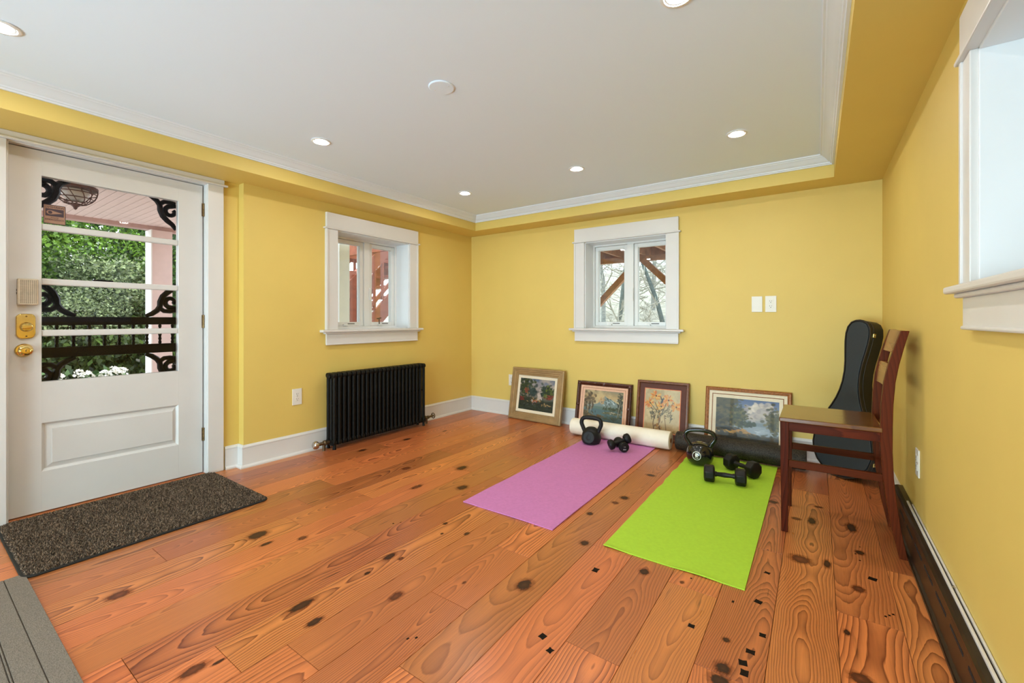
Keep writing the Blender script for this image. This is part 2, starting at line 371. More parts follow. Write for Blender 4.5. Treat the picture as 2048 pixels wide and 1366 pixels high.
wl = wall_with('wall_left', 'Y', 0, -WT, YST, 0.0, -0.02, ZS, [W1], M['yellow'], 'yellow painted wall behind the black radiator')
wall_with('wall_entry', 'Y', XR, -(WT+XR), REAR, YST, -0.02, ZS, [DO], M['yellow'], 'yellow painted recessed wall around the white entry door')
wall_with('wall_back', 'X', 0, WT, -WT, W+WT, -0.02, ZS, [W2], M['yellow'], 'yellow painted wall behind the leaning pictures')
wall_with('wall_right', 'Y', W, WT, REAR, 0.0, -0.02, ZS, [W3], M['yellow'], 'yellow painted wall beside the wooden chair')
W4 = (0.35, 3.49, 0.05, 2.02)
wall_with('wall_rear', 'X', REAR, -0.2, -WT, W+WT, -0.02, ZS, [W4], M['yellow'], 'yellow painted wall at the far end of the room behind the viewer')
# ceiling with tray: slab, soffit ring, crown
DL, DB, DR = 0.283, 0.264, 0.285
YT = REAR+0.28
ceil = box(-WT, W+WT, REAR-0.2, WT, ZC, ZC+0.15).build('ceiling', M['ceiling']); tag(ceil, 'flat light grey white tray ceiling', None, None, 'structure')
sf = MB()
sf.box(-WT, DL, REAR-0.2, WT, ZS, ZC); sf.box(W-DR, W+WT, REAR-0.2, WT, ZS, ZC)
sf.box(DL, W-DR, -DB, WT, ZS, ZC); sf.box(DL, W-DR, REAR-0.2, YT, ZS, ZC)
sf.build('soffit', M['yellow'], ceil)
CP = [(0, 2.180), (0.012, 2.180), (0.015, 2.187), (0.022, 2.189), (0.024, 2.196), (0.032, 2.200), (0.042, 2.210), (0.056, 2.224), (0.066, 2.229), (0.070, 2.235), (0.078, 2.236), (0.082, 2.2449), (0, 2.2449)]
cor = [(DL, -DB), (W-DR, -DB), (W-DR, YT), (DL, YT)]; inw = [(1, -1), (-1, -1), (-1, 1), (1, 1)]
for i in range(4):
    a, b = i, (i+1) % 4; n = len(CP); v = []
    for k in (a, b):
        for off, z in CP: v.append((cor[k][0]+inw[k][0]*off, cor[k][1]+inw[k][1]*off, z))
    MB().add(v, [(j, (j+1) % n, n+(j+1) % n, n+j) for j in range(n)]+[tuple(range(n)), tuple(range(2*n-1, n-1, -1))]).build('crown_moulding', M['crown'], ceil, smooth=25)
# ------------------------------------------------------------------ plank floor
fl = box(-WT-0.02, W+WT, REAR-0.2, WT, -0.14, -0.0205).build('floor', M['sub']); tag(fl, 'wide plank reclaimed pine floor', None, None, 'structure')
PW = 0.18933; X0 = 0.673
seams = [X0+PW*k for k in range(-5, 18)]
JO = {0.295: [-2.06, -1.615, -0.75], 0.673: [-2.39], 0.862: [-3.355, -2.657, -1.446], 1.052: [-2.82, -2.38], 1.241: [-1.69, -4.3], 1.430: [-2.693], 1.620: [-3.646],
      1.998: [-3.31], 2.188: [-2.83, -2.395], 2.377: [-3.155], 2.566: [-2.122], 2.756: [-2.76], 2.945: [-2.218], 3.134: [-2.612, -1.70], 3.324: [-0.74], 3.513: [-2.046], 3.702: [-1.59]}
KN = [(1.193,-3.553,.022,.030),(1.140,-3.005,.030,.040),(1.263,-3.024,.016,.024),(1.353,-2.893,.014,.018),(1.846,-3.176,.018,.045),(1.971,-3.196,.025,.026),(1.866,-3.533,.016,.032),(1.895,-3.474,.006,.016),
(1.845,-2.755,.016,.028),(1.901,-2.737,.009,.012),(1.873,-2.897,.008,.012),(1.995,-2.390,.010,.014),(2.097,-2.929,.016,.024),(2.470,-2.579,.024,.034),(2.526,-2.132,.018,.020),(2.257,-2.710,.005,.009),(1.891,-2.462,.006,.008),
(2.843,-2.206,.017,.020),(3.390,-1.702,.032,.030),(3.490,-1.680,.020,.032),(3.617,-1.476,.014,.018),(3.591,-1.829,.016,.020),(3.213,-2.582,.020,.022),(3.539,-2.165,.008,.014),(3.562,-2.388,.028,.022),(3.214,-2.640,.026,.022),(3.201,-2.444,.010,.010),(2.995,-2.191,.007,.008),
(0.350,-1.812,.018,.032),(0.397,-1.372,.018,.034),(0.990,-1.902,.020,.026),(1.570,-1.942,.026,.034),(1.318,-1.664,.024,.040),(1.319,-2.105,.016,.036),(0.472,-0.958,.012,.022),(1.828,-2.371,.009,.012),(3.36,-1.23,.022,.014),(3.43,-1.215,.014,.040),(3.60,-1.19,.018,.045),(3.46,-0.98,.016,.012),(2.50,-1.02,.024,.018),(2.49,-1.50,.020,.022),(2.47,-1.60,.016,.014),(2.41,-1.82,.014,.016),(3.24,-1.05,.020,.018)]
NL = [(2.665,-2.313,.014,.017),(2.681,-2.787,.012,.013),(2.734,-2.828,.011,.012),(3.645,-1.708,.015,.014),(3.088,-2.440,.011,.011),(3.268,-2.152,.013,.013),(3.300,-2.348,.011,.011),(3.275,-2.457,.014,.012),(3.261,-2.522,.013,.014),(3.270,-2.564,.012,.015),(3.278,-1.911,.012,.010),(3.188,-2.208,.004,.008),
      (3.60,-1.50,.004,.004),(3.612,-1.56,.004,.004),(3.622,-1.41,.003,.003),(3.66,-1.98,.004,.005),(3.672,-1.965,.004,.005),(3.684,-1.95,.004,.005),(2.33,-3.04,.004,.005),(2.31,-3.06,.004,.005),(1.62,-2.50,.005,.006),(1.60,-2.53,.005,.005),(3.07,-2.10,.004,.004),(3.02,-2.14,.004,.005)]
rp = random.Random(21); PL = []
for si in range(len(seams)-1):
    a, b = seams[si], seams[si+1]
    a2, b2 = max(a, -0.115 if True else 0), min(b, W)
    if b2-a2 < 0.01: continue
    key = min(JO, key=lambda k: abs(k-a)); js = sorted(JO[key]) if abs(key-a) < 0.02 else []
    cuts = [REAR]; y = (js[0] if js else -2.5+rp.uniform(-1, 1))
    down = []
    yy = y
    while yy > REAR+0.5:
        yy -= rp.uniform(1.3, 2.2)
        if yy > REAR+0.3: down.append(yy)
    up = []; yy = js[-1] if js else y
    if not js: up.append(yy)
    while yy < -0.5:
        yy += rp.uniform(1.3, 2.2)
        if yy < -0.25: up.append(yy)
    cuts = sorted(set([REAR]+down+js+up+[0.0]))
    for c0, c1 in zip(cuts[:-1], cuts[1:]):
        g = 0.0007
        cx, cy = (a2+b2)/2, (c0+c1)/2
        o = box(a2+g, b2-g, c0+g, c1-g, -0.02, 0.0).build('plank', M['plank'], fl, loc=(cx, cy, 0), bevel=0.0008, seg=1)
        PL.append((a2, b2, c0, c1, o))
def on_plank(x, y):
    for a, b, c, d, o in PL:
        if a <= x <= b and c <= y <= d: return o, (a, b, c, d)
    return None, None
def mark(name, x, y, sx, sy, mat, square=False):
    o, lim = on_plank(x, y)
    if not o: return
    n = 4 if square else 14; v = []; ph = PI/4+rp.uniform(-.25, .25) if square else 0
    pts = []
    for k in range(n if not square else 8):
        if square:
            t = ph+2*PI*k/8; rr = 1.35 if k % 2 == 0 else rp.uniform(.72, 1.0)
        else: t = 2*PI*k/n; rr = rp.uniform(0.82, 1.12)
        px = min(max(x+sx*rr*math.cos(t), lim[0]+.001), lim[1]-.001); py = min(max(y+sy*rr*math.sin(t), lim[2]+.001), lim[3]-.001)
        pts.append((px-o.location.x, py-o.location.y))
    MB().prism(pts, -0.003, 0.0004, 'XY').build(name, mat, o)
KM = {}
for k in ('knot', 'knot2'):
    pts = [(math.cos(2*PI*q/20), math.sin(2*PI*q/20)) for q in range(20)]
    me = bpy.data.meshes.new('knot'); me.from_pydata([(x, y, 0) for x, y in pts], [], [tuple(range(20))]); me.materials.append(M[k]); KM[k] = me
for i, (x, y, sx, sy) in enumerate(KN):
    o, lim = on_plank(x, y)
    if not o: continue
    kx = min(sx*2.0, x-lim[0]-.001 if x-lim[0] > .02 else .02, lim[1]-x-.001 if lim[1]-x > .02 else .02)
    q = bpy.data.objects.new('knot', KM['knot' if i % 3 else 'knot2']); COL.objects.link(q); q.parent = o
    q.location = (x-o.location.x, y-o.location.y, 0.0003); q.scale = (kx, sy*2.0, 1)
for k in NL: mark('nail_mark', *k, M['nail'], True)
# ------------------------------------------------------------------ baseboards
BP = [(0, 0), (0.030, 0), (0.029, 0.010), (0.022, 0.020), (0.016, 0.023), (0.015, 0.026), (0.015, 0.142), (0.017, 0.146), (0.016, 0.153), (0.009, 0.160), (0.006, 0.166), (0, 0.166)]
def baseboard(name, segs, label):
    r = MB(); n = len(BP)
    for (p, q, nrm, m0, m1) in segs:     # p,q ends on wall plane; nrm inward; m0,m1 mitre offsets per unit depth
        d = (Vector(q)-Vector(p)).normalized(); v = []
        for c, m_ in ((Vector(p), m0), (Vector(q), m1)):
            for off, z in BP:
                w = c+Vector(nrm)*off+d*m_*off; v.append((w.x, w.y, z))
        r.add(v, [(j, (j+1) % n, n+(j+1) % n, n+j) for j in range(n)]+[tuple(range(n)), tuple(range(2*n-1, n-1, -1))])
    o = r.build(name, M['trim'], smooth=20); tag(o, label, None, None, 'structure'); return o
baseboard('baseboard_left', [((0, 0), (0, YST), (1, 0), 1, 1), ((0, YST), (XR, YST), (0, -1), -1, -1), ((XR, YST), (XR, -2.675), (1, 0), 1, 0)], 'white baseboard along the radiator wall')
baseboard('baseboard_back', [((0, 0), (W, 0), (0, -1), 1, -1)], 'white baseboard behind the pictures')
baseboard('baseboard_right', [((W, 0), (W, -0.93), (-1, 0), 1, 0)], 'short white baseboard by the instrument case')
# ------------------------------------------------------------------ windows
def casement(name, label, T, op, depth, mul, stool_z, far_dark=False, casing=0.112):
    """T maps (a along wall, d into room, z) to world. op=(a0,a1,z0,z1)"""
    a0, a1, z0, z1 = op
    root = empty(name); tag(root, label, None, None, 'structure')
    def B(nm, mat, A0, A1, d0, d1, Z0, Z1, bevel=0.002, parent=root):
        ps = [T(A0, d0, Z0), T(A1, d1, Z1)]
        mn = [min(ps[0][i], ps[1][i]) for i in range(3)]; mx = [max(ps[0][i], ps[1][i]) for i in range(3)]
        return box(mn[0], mx[0], mn[1], mx[1], mn[2], mx[2]).build(nm, mat, parent, bevel=bevel)
    R = M['reveal']
    B('side_jamb', R, a0-0.006, a0+0.004, -depth, 0.004, z0, z1); B('side_jamb', R, a1-0.004, a1+0.006, -depth, 0.004, z0, z1)
    B('head_jamb', R, a0+0.004, a1-0.004, -depth, 0.004, z1-0.004, z1+0.006); B('sill_board', R, a0+0.004, a1-0.004, -depth, -0.031, z0-0.006, z0+0.003)
    # casing
    B('side_casing', M['trim'], a0-casing, a0-0.004, 0.0, 0.022, z0, z1+0.004, 0.003); B('side_casing', M['trim'], a1+0.004, a1+casing, 0.0, 0.022, z0, z1+0.004, 0.003)
    B('casing_backband', M['trim'], a0-casing-0.006, a0-casing+0.012, 0.0, 0.028, z0, z1+0.004, 0.002); B('casing_backband', M['trim'], a1+casing-0.012, a1+casing+0.006, 0.0, 0.028, z0, z1+0.004, 0.002)
    B('head_fillet', M['trim'], a0-casing-0.022, a1+casing+0.022, 0.0, 0.036, z1+0.004, z1+0.018, 0.004)
    B('head_casing', M['trim'], a0-casing-0.002, a1+casing+0.002, 0.0, 0.027, z1+0.018, z1+0.145, 0.002)
    # stool, bed mould and apron
    B('stool', M['trim'], a0-casing-0.052, a1+casing+0.052, -0.03, 0.055, z0-0.022, z0, 0.006)
    B('bed_mould', M['trim'], a0-casing-0.022, a1+casing+0.022, 0.0, 0.036, z0-0.036, z0-0.022, 0.005)
    B('apron', M['trim'], a0-casing, a1+casing, 0.0, 0.020, z0-0.122, z0-0.036, 0.002)
    B('apron_bead', M['trim'], a0-casing, a1+casing, 0.0, 0.026, z0-0.132, z0-0.120, 0.005)
    # frame and two sashes
    V = M['vinyl']; dF = -depth
    B('frame_stile', V, a0, a0+0.022, dF-0.06, dF+0.012, z0, z1); B('frame_stile', V, a1-0.022, a1, dF-0.06, dF+0.012, z0, z1)
    B('frame_rail', V, a0+0.022, a1-0.022, dF-0.06, dF+0.012, z1-0.022, z1); B('frame_rail', V, a0+0.022, a1-0.022, dF-0.06, dF+0.012, z0, z0+0.026)
    B('mullion', V, mul-0.032, mul+0.032, dF-0.06, dF+0.018, z0+0.026, z1-0.022)
    for k, (s0, s1) in enumerate(((a0+0.024, mul-0.034), (mul+0.034, a1-0.024))):
        zz0, zz1 = z0+0.028, z1-0.024; sw = 0.036
        c = T((s0+s1)/2, dF-0.02, (zz0+zz1)/2)
        sash = B('sash', V, s0, s0+sw, dF-0.05, dF, zz0, zz1)
        B('sash_stile', V, s1-sw, s1, dF-0.05, dF, zz0, zz1, parent=sash)
        B('sash_rail', V, s0+sw, s1-sw, dF-0.05, dF, zz1-sw, zz1, parent=sash); B('sash_rail', V, s0+sw, s1-sw, dF-0.05, dF, zz0, zz0+sw, parent=sash)
        B('pane', M['glassg'], s0+sw-.004, s1-sw+.004, dF-0.028, dF-0.022, zz0+sw-.004, zz1-sw+.004, 0, parent=sash)
        m0 = s0+(s1-s0)*(.5 if k else .55)
        B('crank_slot', M['hole'], m0, m0+0.075, dF-0.002, dF+0.003, z0+0.045, z0+0.052, 0.001, parent=sash)
        B('crank_base', V, m0-0.055, m0-0.005, dF-0.002, dF+0.022, z0+0.027, z0+0.047, 0.006, parent=sash)
    lk = B('sash_lock', V, mul+0.020, mul+0.034, dF+0.018, dF+0.034, z0+0.28, z0+0.40, 0.004)
    return root, B
w1, B1 = casement('window_1', 'white casement window above the black radiator', lambda a, d, z: (d, a, z), W1, 0.19, -1.375, 1.0)
w2, B2 = casement('window_2', 'white casement window above the leaning pictures', lambda a, d, z: (a, -d, z), W2, 0.19, 1.925, 1.0)
# handle seen against the right pane of window_1
MB().bar((-0.165, -1.235, 1.045), (-0.15, -1.25, 1.10), 0.010, 0.010).bar((-0.15, -1.275, 1.098), (-0.15, -1.225, 1.106), 0.012, 0.012).build('crank_handle', M['bronze'], w1, bevel=0.002)
w3, B3 = casement('window_3', 'white casement window high on the right wall, cut by the frame', lambda a, d, z: (W-d, a, z), W3, 0.17, -3.02, 1.19, casing=0.085)
w4 = empty('added_rear_glazing'); tag(w4, 'added wide glazed doors in the unseen end wall, for fill light', None, None, 'structure')  # glazed doors added in the unseen rear wall to let fill light in
for k in range(5): x_ = W4[0]+(W4[1]-W4[0]-0.06)*k/4; box(x_, x_+0.06, REAR-0.14, REAR-0.06, 0.05, 2.02).build('frame_stile', M['vinyl'], w4, bevel=.002)
for k in range(4):
    x_ = W4[0]+(W4[1]-W4[0]-0.06)*k/4+0.06; x2_ = W4[0]+(W4[1]-W4[0]-0.06)*(k+1)/4
    box(x_, x2_, REAR-0.14, REAR-0.06, 0.05, 0.13).build('frame_rail', M['vinyl'], w4, bevel=.002); box(x_, x2_, REAR-0.14, REAR-0.06, 1.95, 2.02).build('frame_rail', M['vinyl'], w4, bevel=.002)
    box(x_, x2_, REAR-0.103, REAR-0.097, 0.13, 1.95).build('pane', M['glassg'], w4)
# ------------------------------------------------------------------ entry door
dr = empty('door_1', (0, 0, 0)); tag(dr, 'white entry door with a four pane window, brass knob and raised panel', None, None, 'structure')
XD = -0.1155; TH = 0.045; y0, y1 = -3.705, -2.798; zt = 2.035; zb = 0.010
ya, yb = -3.581, -2.940     # glazed opening
def D(nm, mat, Y0, Y1, Z0, Z1, x0=XD-TH, x1=XD, bevel=0.0005, parent=dr): return box(x0, x1, Y0, Y1, Z0, Z1).build(nm, mat, parent, bevel=bevel)
D('stile', M['door'], y0, ya, zb, zt); D('stile', M['door'], yb, y1, zb, zt)
D('top_rail', M['door'], ya, yb, 1.897, zt); D('lock_rail', M['door'], ya, yb, 0.507, 0.738); D('bottom_rail', M['door'], ya, yb, zb, 0.235)
for zc in (1.612, 1.303, 1.012):
    D('muntin', M['door'], ya, yb, zc-0.018, zc+0.018, XD-TH+.006, XD-.004, 0.006)
zz = [0.738, 1.012, 1.303, 1.612, 1.897]
for i in range(4): D('pane', M['glass'], ya, yb, zz[i], zz[i+1], XD-0.026, XD-0.020, 0)
# raised panel: recessed field with bevelled border
def ring(mb, rects):
    n = len(rects); v = []
    for (a, b, c, d, x) in rects: v += [(x, a, c), (x, b, c), (x, b, d), (x, a, d)]
    f = []
    for i in range(n-1):
        for k in range(4): f.append((i*4+k, i*4+(k+1) % 4, (i+1)*4+(k+1) % 4, (i+1)*4+k))
    f.append(((n-1)*4, (n-1)*4+1, (n-1)*4+2, (n-1)*4+3)); return mb.add(v, f)
pn = ring(MB(), [(ya, yb, 0.235, 0.507, XD-0.001), (ya+.012, yb-.012, 0.247, 0.495, XD-0.014), (ya+.016, yb-.016, 0.251, 0.491, XD-0.014), (ya+.040, yb-.030, 0.272, 0.470, XD-0.0085), (ya+.042, yb-.032, 0.274, 0.468, XD-0.005)])
pn.build('raised_panel', M['door'], dr)
box(XD-TH+.004, XD-.018, ya, yb, 0.235, 0.507).build('panel_core', M['door'], dr)
# jamb, casing
CFX = XR+0.022
D('jamb', M['trim'], DO[0]-0.002, DO[0]+0.014, 0, 2.05, -WT, XR+.004, .002); D('jamb', M['trim'], DO[1]-0.014, DO[1]+0.002, 0, 2.05, -WT, XR+.004, .002)
D('head_jamb', M['trim'], DO[0], DO[1], 2.040, 2.052, -WT, XR+.004, .002)
D('side_casing', M['trim'], -2.787, -2.687, 0, 2.045, XR, CFX, .003); D('side_casing', M['trim'], -3.83, -3.716, 0, 2.045, XR, CFX, .003)
D('head_fillet', M['trim'], -3.85, -2.662, 2.045, 2.058, XR, CFX+.012, .003)
D('head_casing', M['trim'], -3.832, -2.684, 2.058, 2.0905, XR, CFX+.004, .002)
D('threshold', M['plank'], DO[0]+.014, DO[1]-.014, -0.019, 0.004, -WT-.05, XD+.02, .003)
for zc in (1.865, 1.075, 0.277):
    h = MB()
    for k in range(5): h.lathe([(0.0065, zc-0.046+k*0.0186), (0.0065, zc-0.046+(k+1)*0.0186-0.0012)], (XD+0.006, -2.793, 0), 'Z', 10)
    h.box(XD-0.002, XD+0.002, -2.803, -2.783, zc-0.046, zc+0.046)
    h.build('hinge', M['antique'], dr, smooth=40)
# knob
kb = MB().lathe([(0.001, 0.0), (0.036, 0.0), (0.036, 0.004), (0.031, 0.010), (0.016, 0.013), (0.012, 0.016), (0.012, 0.030), (0.018, 0.036), (0.027, 0.044), (0.029, 0.054), (0.026, 0.062), (0.018, 0.066), (0.016, 0.064), (0.009, 0.0645), (0.001, 0.0645)], (XD, -3.648, 0.920), 'X', 28).build('door_knob', M['brass'], dr, smooth=35)
box(XD+.064, XD+.0665, -3.650, -3.646, 0.914, 0.926).build('turn_button', M['antique'], kb, bevel=.0006)
# deadbolt escutcheon
poly = []
hw, hh = 0.037, 0.068
for cx, cz, a0_ in ((hw-.022, hh-.022, 0), (-hw+.022, hh-.022, 90), (-hw+.022, -hh+.03, 180), (hw-.022, -hh+.03, 270)):
    rr = .022 if cz > 0 else .03
    for k in range(6):
        t = math.radians(a0_+k*18); poly.append((-3.642+cx+min(rr, .022)*math.cos(t), 1.052+cz+rr*math.sin(t)))
dbp = MB().prism(poly, XD, XD+0.012, 'YZ').build('deadbolt_plate', M['brass'], dr, smooth=30, bevel=0.004)
MB().lathe([(0.001, .010), (0.027, .010), (0.026, .020), (0.020, .026), (0.001, .028)], (XD, -3.640, 1.048), 'X', 24).build('deadbolt_hub', M['brass'], dbp, smooth=35)
MB().prism([(-3.662, 1.044), (-3.655, 1.037), (-3.625, 1.041), (-3.616, 1.048), (-3.622, 1.058), (-3.652, 1.061), (-3.661, 1.056)], XD+.026, XD+.040, 'YZ').build('thumb_turn', M['brass'], dbp, bevel=.003)
for zc in (1.106, 0.997): MB().lathe([(0.001, .0125), (0.004, .0125), (0.003, .0145), (0.001, .0147)], (XD, -3.640, zc), 'X', 10).build('screw', M['antique'], dbp, smooth=40)
# alarm sounder
M['sounder'] = simple('aged_beige_plastic', (0.55, 0.44, 0.31), 0.5, var=0.12, scale=40)
sp_ = box(XD, XD+0.032, -3.675, -3.597, 1.168, 1.312).build('alarm_sounder', M['sounder'], dr, bevel=.006, seg=3)
g = MB()
for i in range(9):
    for j in range(20):
        yy_ = -3.664+i*0.0070; z_ = 1.178+j*0.0064; g.box(XD+.0315, XD+.0325, yy_, yy_+.0032, z_, z_+.0034)
go = g.build('grille_holes', M['hole'], sp_, kind='stuff')
box(XD+.006, XD+.014, -3.6765, -3.672, 1.226, 1.238).build('side_slot', M['hole'], sp_); box(XD+.006, XD+.014, -3.6765, -3.672, 1.244, 1.254).build('side_slot', M['hole'], sp_)
# window sticker (seen from behind, on the glass)
M['stk'] = simple('sticker_tan', (0.36, 0.20, 0.13), 0.5, var=0.05); M['stkd'] = simple('sticker_dark', (0.055, 0.032, 0.045), 0.5, var=0.1)
sx_ = XD-0.0185
pl_ = []
for cy_, cz_, a0_ in ((0.039, 0.049, 0), (-0.039, 0.049, 90), (-0.039, -0.049, 180), (0.039, -0.049, 270)):
    for k in range(5):
        t = math.radians(a0_+k*22.5); pl_.append((-3.527+cy_+.006*math.cos(t), 1.690+cz_+.006*math.sin(t)))
st = MB().prism(pl_, sx_-.001, sx_, 'YZ').build('sticker', M['stkd'], dr)
box(sx_, sx_+.0004, -3.569, -3.485, 1.639, 1.741).build('sticker_field', M['stk'], st)
box(sx_+.0004, sx_+.0008, -3.564, -3.490, 1.680, 1.722).build('sticker_band', M['stkd'], st)
pt = [(-3.560, 1.701)]
for k in range(1, 8): t = k/8*PI; pt.append((-3.545-0.0155*math.cos(t-PI*0) if False else -3.545-0.0155*math.cos(PI/2-(PI/2-t)*1.0) if False else -3.5445+0.0155*math.cos(PI-t*0.62), 1.701+0.0115*math.sin(t*0.62)))
pt += [(-3.494, 1.7005)]
pt += [(a, 1.701-(b-1.701)) for a, b in reversed(pt[1:-1])]
MB().prism(pt, sx_+.0008, sx_+.0012, 'YZ').build('sticker_eye', M['stk'], st)
MB().lathe([(0.0005, .0012), (0.0085, .0012), (0.0085, .0016), (0.0005, .0016)], (sx_, -3.545, 1.701), 'X', 16).build('sticker_pupil', M['stkd'], st)
def ytext(body, size, y, z, mirror, mat=M['stkd']):
    # text in the plane x=const, read from +x: right of the text is +y
    rot = Matrix(((0, 0, 1, sx_+.0009), (-1 if mirror else 1, 0, 0, y), (0, 1, 0, z), (0, 0, 0, 1)))
    return text_mesh('sticker_lettering', body, size, mat, st, rot)
ytext('WARNING', 0.0165, -3.527, 1.731, True); ytext('POLICE', 0.0095, -3.527, 1.6715, False); ytext('EMERGENCY', 0.0135, -3.527, 1.6595, False)
# ------------------------------------------------------------------ screen door outside
sd = empty('door_2'); tag(sd, 'black screen door with scrolled brackets and turned spindles behind the glass', None, None, 'structure')
XS = -0.225
def S(nm, Y0, Y1, Z0, Z1, d=0.014): return box(XS-d, XS+d, Y0, Y1, Z0, Z1).build(nm, M['fret'], sd, bevel=.002)
S('stile', -3.69, -3.61, 0.02, 2.03); S('stile', -2.905, -2.825, 0.02, 2.03); S('top_rail', -3.61, -2.905, 1.94, 2.03); S('bottom_rail', -3.61, -2.905, 0.02, 0.30)
S('latch_bar', -3.35, -3.255, 1.322, 1.336, .02); S('middle_rail', -3.61, -2.905, 1.055, 1.105); S('middle_rail', -3.61, -2.905, 0.865, 0.925)
for k in range(10):
    yy_ = -3.575+k*0.0705
    MB().lathe([(0.007, .925), (0.010, .935), (0.006, .948), (0.010, .958), (0.0065, .972), (0.0105, .990), (0.0065, 1.008), (0.010, 1.022), (0.006, 1.032), (0.010, 1.045), (0.007, 1.055)], (XS, yy_, 0), 'Z', 10).build('spindle', M['fret'], sd, smooth=50)
def scroll(cy, cz, fy, fz):
    """scrolled corner bracket; origin at the corner, +u along the rail, +v along the stile"""
    mb = MB()
    def P(u, v): return (XS, cy+fy*u, cz+fz*v)
    # outer sweep from the rail to the stile
    arc = [(0.185, 0.006), (0.150, 0.022), (0.122, 0.044), (0.106, 0.072), (0.104, 0.104), (0.090, 0.142), (0.064, 0.170), (0.036, 0.192), (0.014, 0.225)]
    mb.tube([P(*p) for p in arc], [.011, .016, .017, .017, .018, .018, .018, .016, .012], 6, sx=1.0, sy=1.0, ref=(1, 0, 0))
    arc2 = [(0.108, 0.062), (0.082, 0.042), (0.050, 0.040), (0.020, 0.046)]
    mb.tube([P(*p) for p in arc2], .015, 6, ref=(1, 0, 0))
    sp = []
    for k in range(13):
        t = k/12; a = -0.5*PI+t*1.75*PI; rr = 0.034*(1-0.62*t)+0.004
        sp.append(P(0.044+rr*math.cos(a), 0.104+rr*math.sin(a)))
    sp = [P(0.012, 0.06), P(0.026, 0.064)]+sp
    mb.tube(sp, [.013]*2+[.0165-.0003*k for k in range(13)], 6, ref=(1, 0, 0))
    mb.build('scroll_bracket', M['fret'], sd, smooth=60)
scroll(-3.61, 1.94, 1, -1); scroll(-2.905, 1.94, -1, -1); scroll(-3.61, 1.105, 1, 1); scroll(-2.905, 1.105, -1, 1); scroll(-3.61, 0.865, 1, -1); scroll(-2.905, 0.865, -1, -1)
# ------------------------------------------------------------------ recessed lamps
lamp0 = empty('recessed_light', (0.817, -1.054, ZC))
MB().lathe([(0.044, -0.0005), (0.058, -0.0005), (0.060, -0.003), (0.056, -0.006), (0.047, -0.006), (0.044, -0.003)], n=32).build('trim_ring', M['lamptrim'], lamp0, smooth=40)
MB().lathe([(0.001, -0.0035), (0.030, -0.0035), (0.0445, -0.0025), (0.0445, -0.0005), (0.001, -0.0005)], n=32).build('lens', M['lens'], lamp0, smooth=60)
LN = {(0.817, -1.054): 'recessed ceiling light nearest the corner between the two small windows', (1.945, -1.054): 'recessed ceiling light above the window with leaning pictures below',
      (3.045, -1.054): 'recessed ceiling light over the wooden chair', (0.817, -2.465): 'recessed ceiling light beside the entry door, above the doormat corner',
      (3.045, -2.46): 'recessed ceiling light cut by the top edge of the photo', (0.817, -3.822): 'recessed ceiling light cut by the left edge of the photo',
      (1.945, -3.822): 'recessed ceiling light straight above the grey runner rug, out of frame', (3.045, -3.822): 'recessed ceiling light directly above the viewer, out of frame',
      (0.817, -5.2): 'recessed ceiling light before the added rear doors on the entry wall side', (1.945, -5.2): 'recessed ceiling light centred before the added rear doors', (3.045, -5.2): 'recessed ceiling light before the added rear doors on the heater side'}
for (x, y) in [(0.817, -1.054), (1.945, -1.054), (3.045, -1.054), (0.817, -2.465), (3.045, -2.46), (0.817, -3.822), (1.945, -3.822), (3.045, -3.822), (0.817, -5.2), (1.945, -5.2), (3.045, -5.2)]:
    o = lamp0 if (x, y) == (0.817, -1.054) else copy_tree(lamp0)
    o.location = (x, y, ZC)
    tag(o, LN.get((x, y), 'recessed ceiling light in the part of the room behind the viewer'), 'ceiling light', 'recessed ceiling lights')
cp = empty('ceiling_cover_plate', (1.923, -2.498, ZC)); tag(cp, 'round white blank cover plate on the ceiling', 'cover plate')
MB().lathe([(0.001, -0.0006), (0.064, -0.0006), (0.064, -0.003), (0.060, -0.006), (0.001, -0.0065)], n=40).build('plate', M['ceiling'], cp, smooth=30)
for s in (-1, 1): MB().lathe([(0.0005, -0.0064), (0.003, -0.0064), (0.002, -0.008), (0.0005, -0.008)], (s*0.041, s*0.006, 0), n=10).build('screw', M['vinyl'], cp)
# ------------------------------------------------------------------ outlets
def plate(name, label, T, w, h, kind):
    r = empty(name); tag(r, label, 'wall plate' if kind == 'blank' else 'outlet')
    def Bx(nm, mat, a0, a1, d0, d1, z0, z1, par, bev=.0015):
        p, q = T(a0, d0, z0), T(a1, d1, z1); mn = [min(p[i], q[i]) for i in range(3)]; mx = [max(p[i], q[i]) for i in range(3)]
        return box(mn[0], mx[0], mn[1], mx[1], mn[2], mx[2]).build(nm, mat, par, bevel=bev)
    Bx('plate', M['plate'], -w/2, w/2, 0.0002, 0.006, -h/2, h/2, r, .002)
    if kind == 'outlet':
        for s in (-1, 1):
            f = Bx('receptacle', M['plate'], -w*.24, w*.24, .006, .0085, s*.020-.0145, s*.020+.0145, r, .003)
            Bx('slot', M['hole'], -.0078, -.0056, .0082, .009, s*.020+.000, s*.020+.009, f, 0); Bx('slot', M['hole'], .0056, .0078, .0082, .009, s*.020+.001, s*.020+.008, f, 0)
            Bx('ground_hole', M['hole'], -.0026, .0026, .0082, .009, s*.020-.010, s*.020-.005, f, 0)
        Bx('screw', M['nickel'], -.002, .002, .006, .0075, -.002, .002, r, 0)
    return r
plate('outlet', 'ivory duplex outlet on the yellow wall left of the radiator', lambda a, d, z: (d, -2.177+a, 0.464+z), 0.078, 0.130, 'outlet')
plate('blank_plate', 'blank ivory wall plate right of the back window', lambda a, d, z: (3.0505+a, -d, 1.214+z), 0.077, 0.128, 'blank')
plate('outlet', 'ivory duplex outlet right of the back window beside a blank plate', lambda a, d, z: (3.148+a, -d, 1.214+z), 0.078, 0.130, 'outlet')
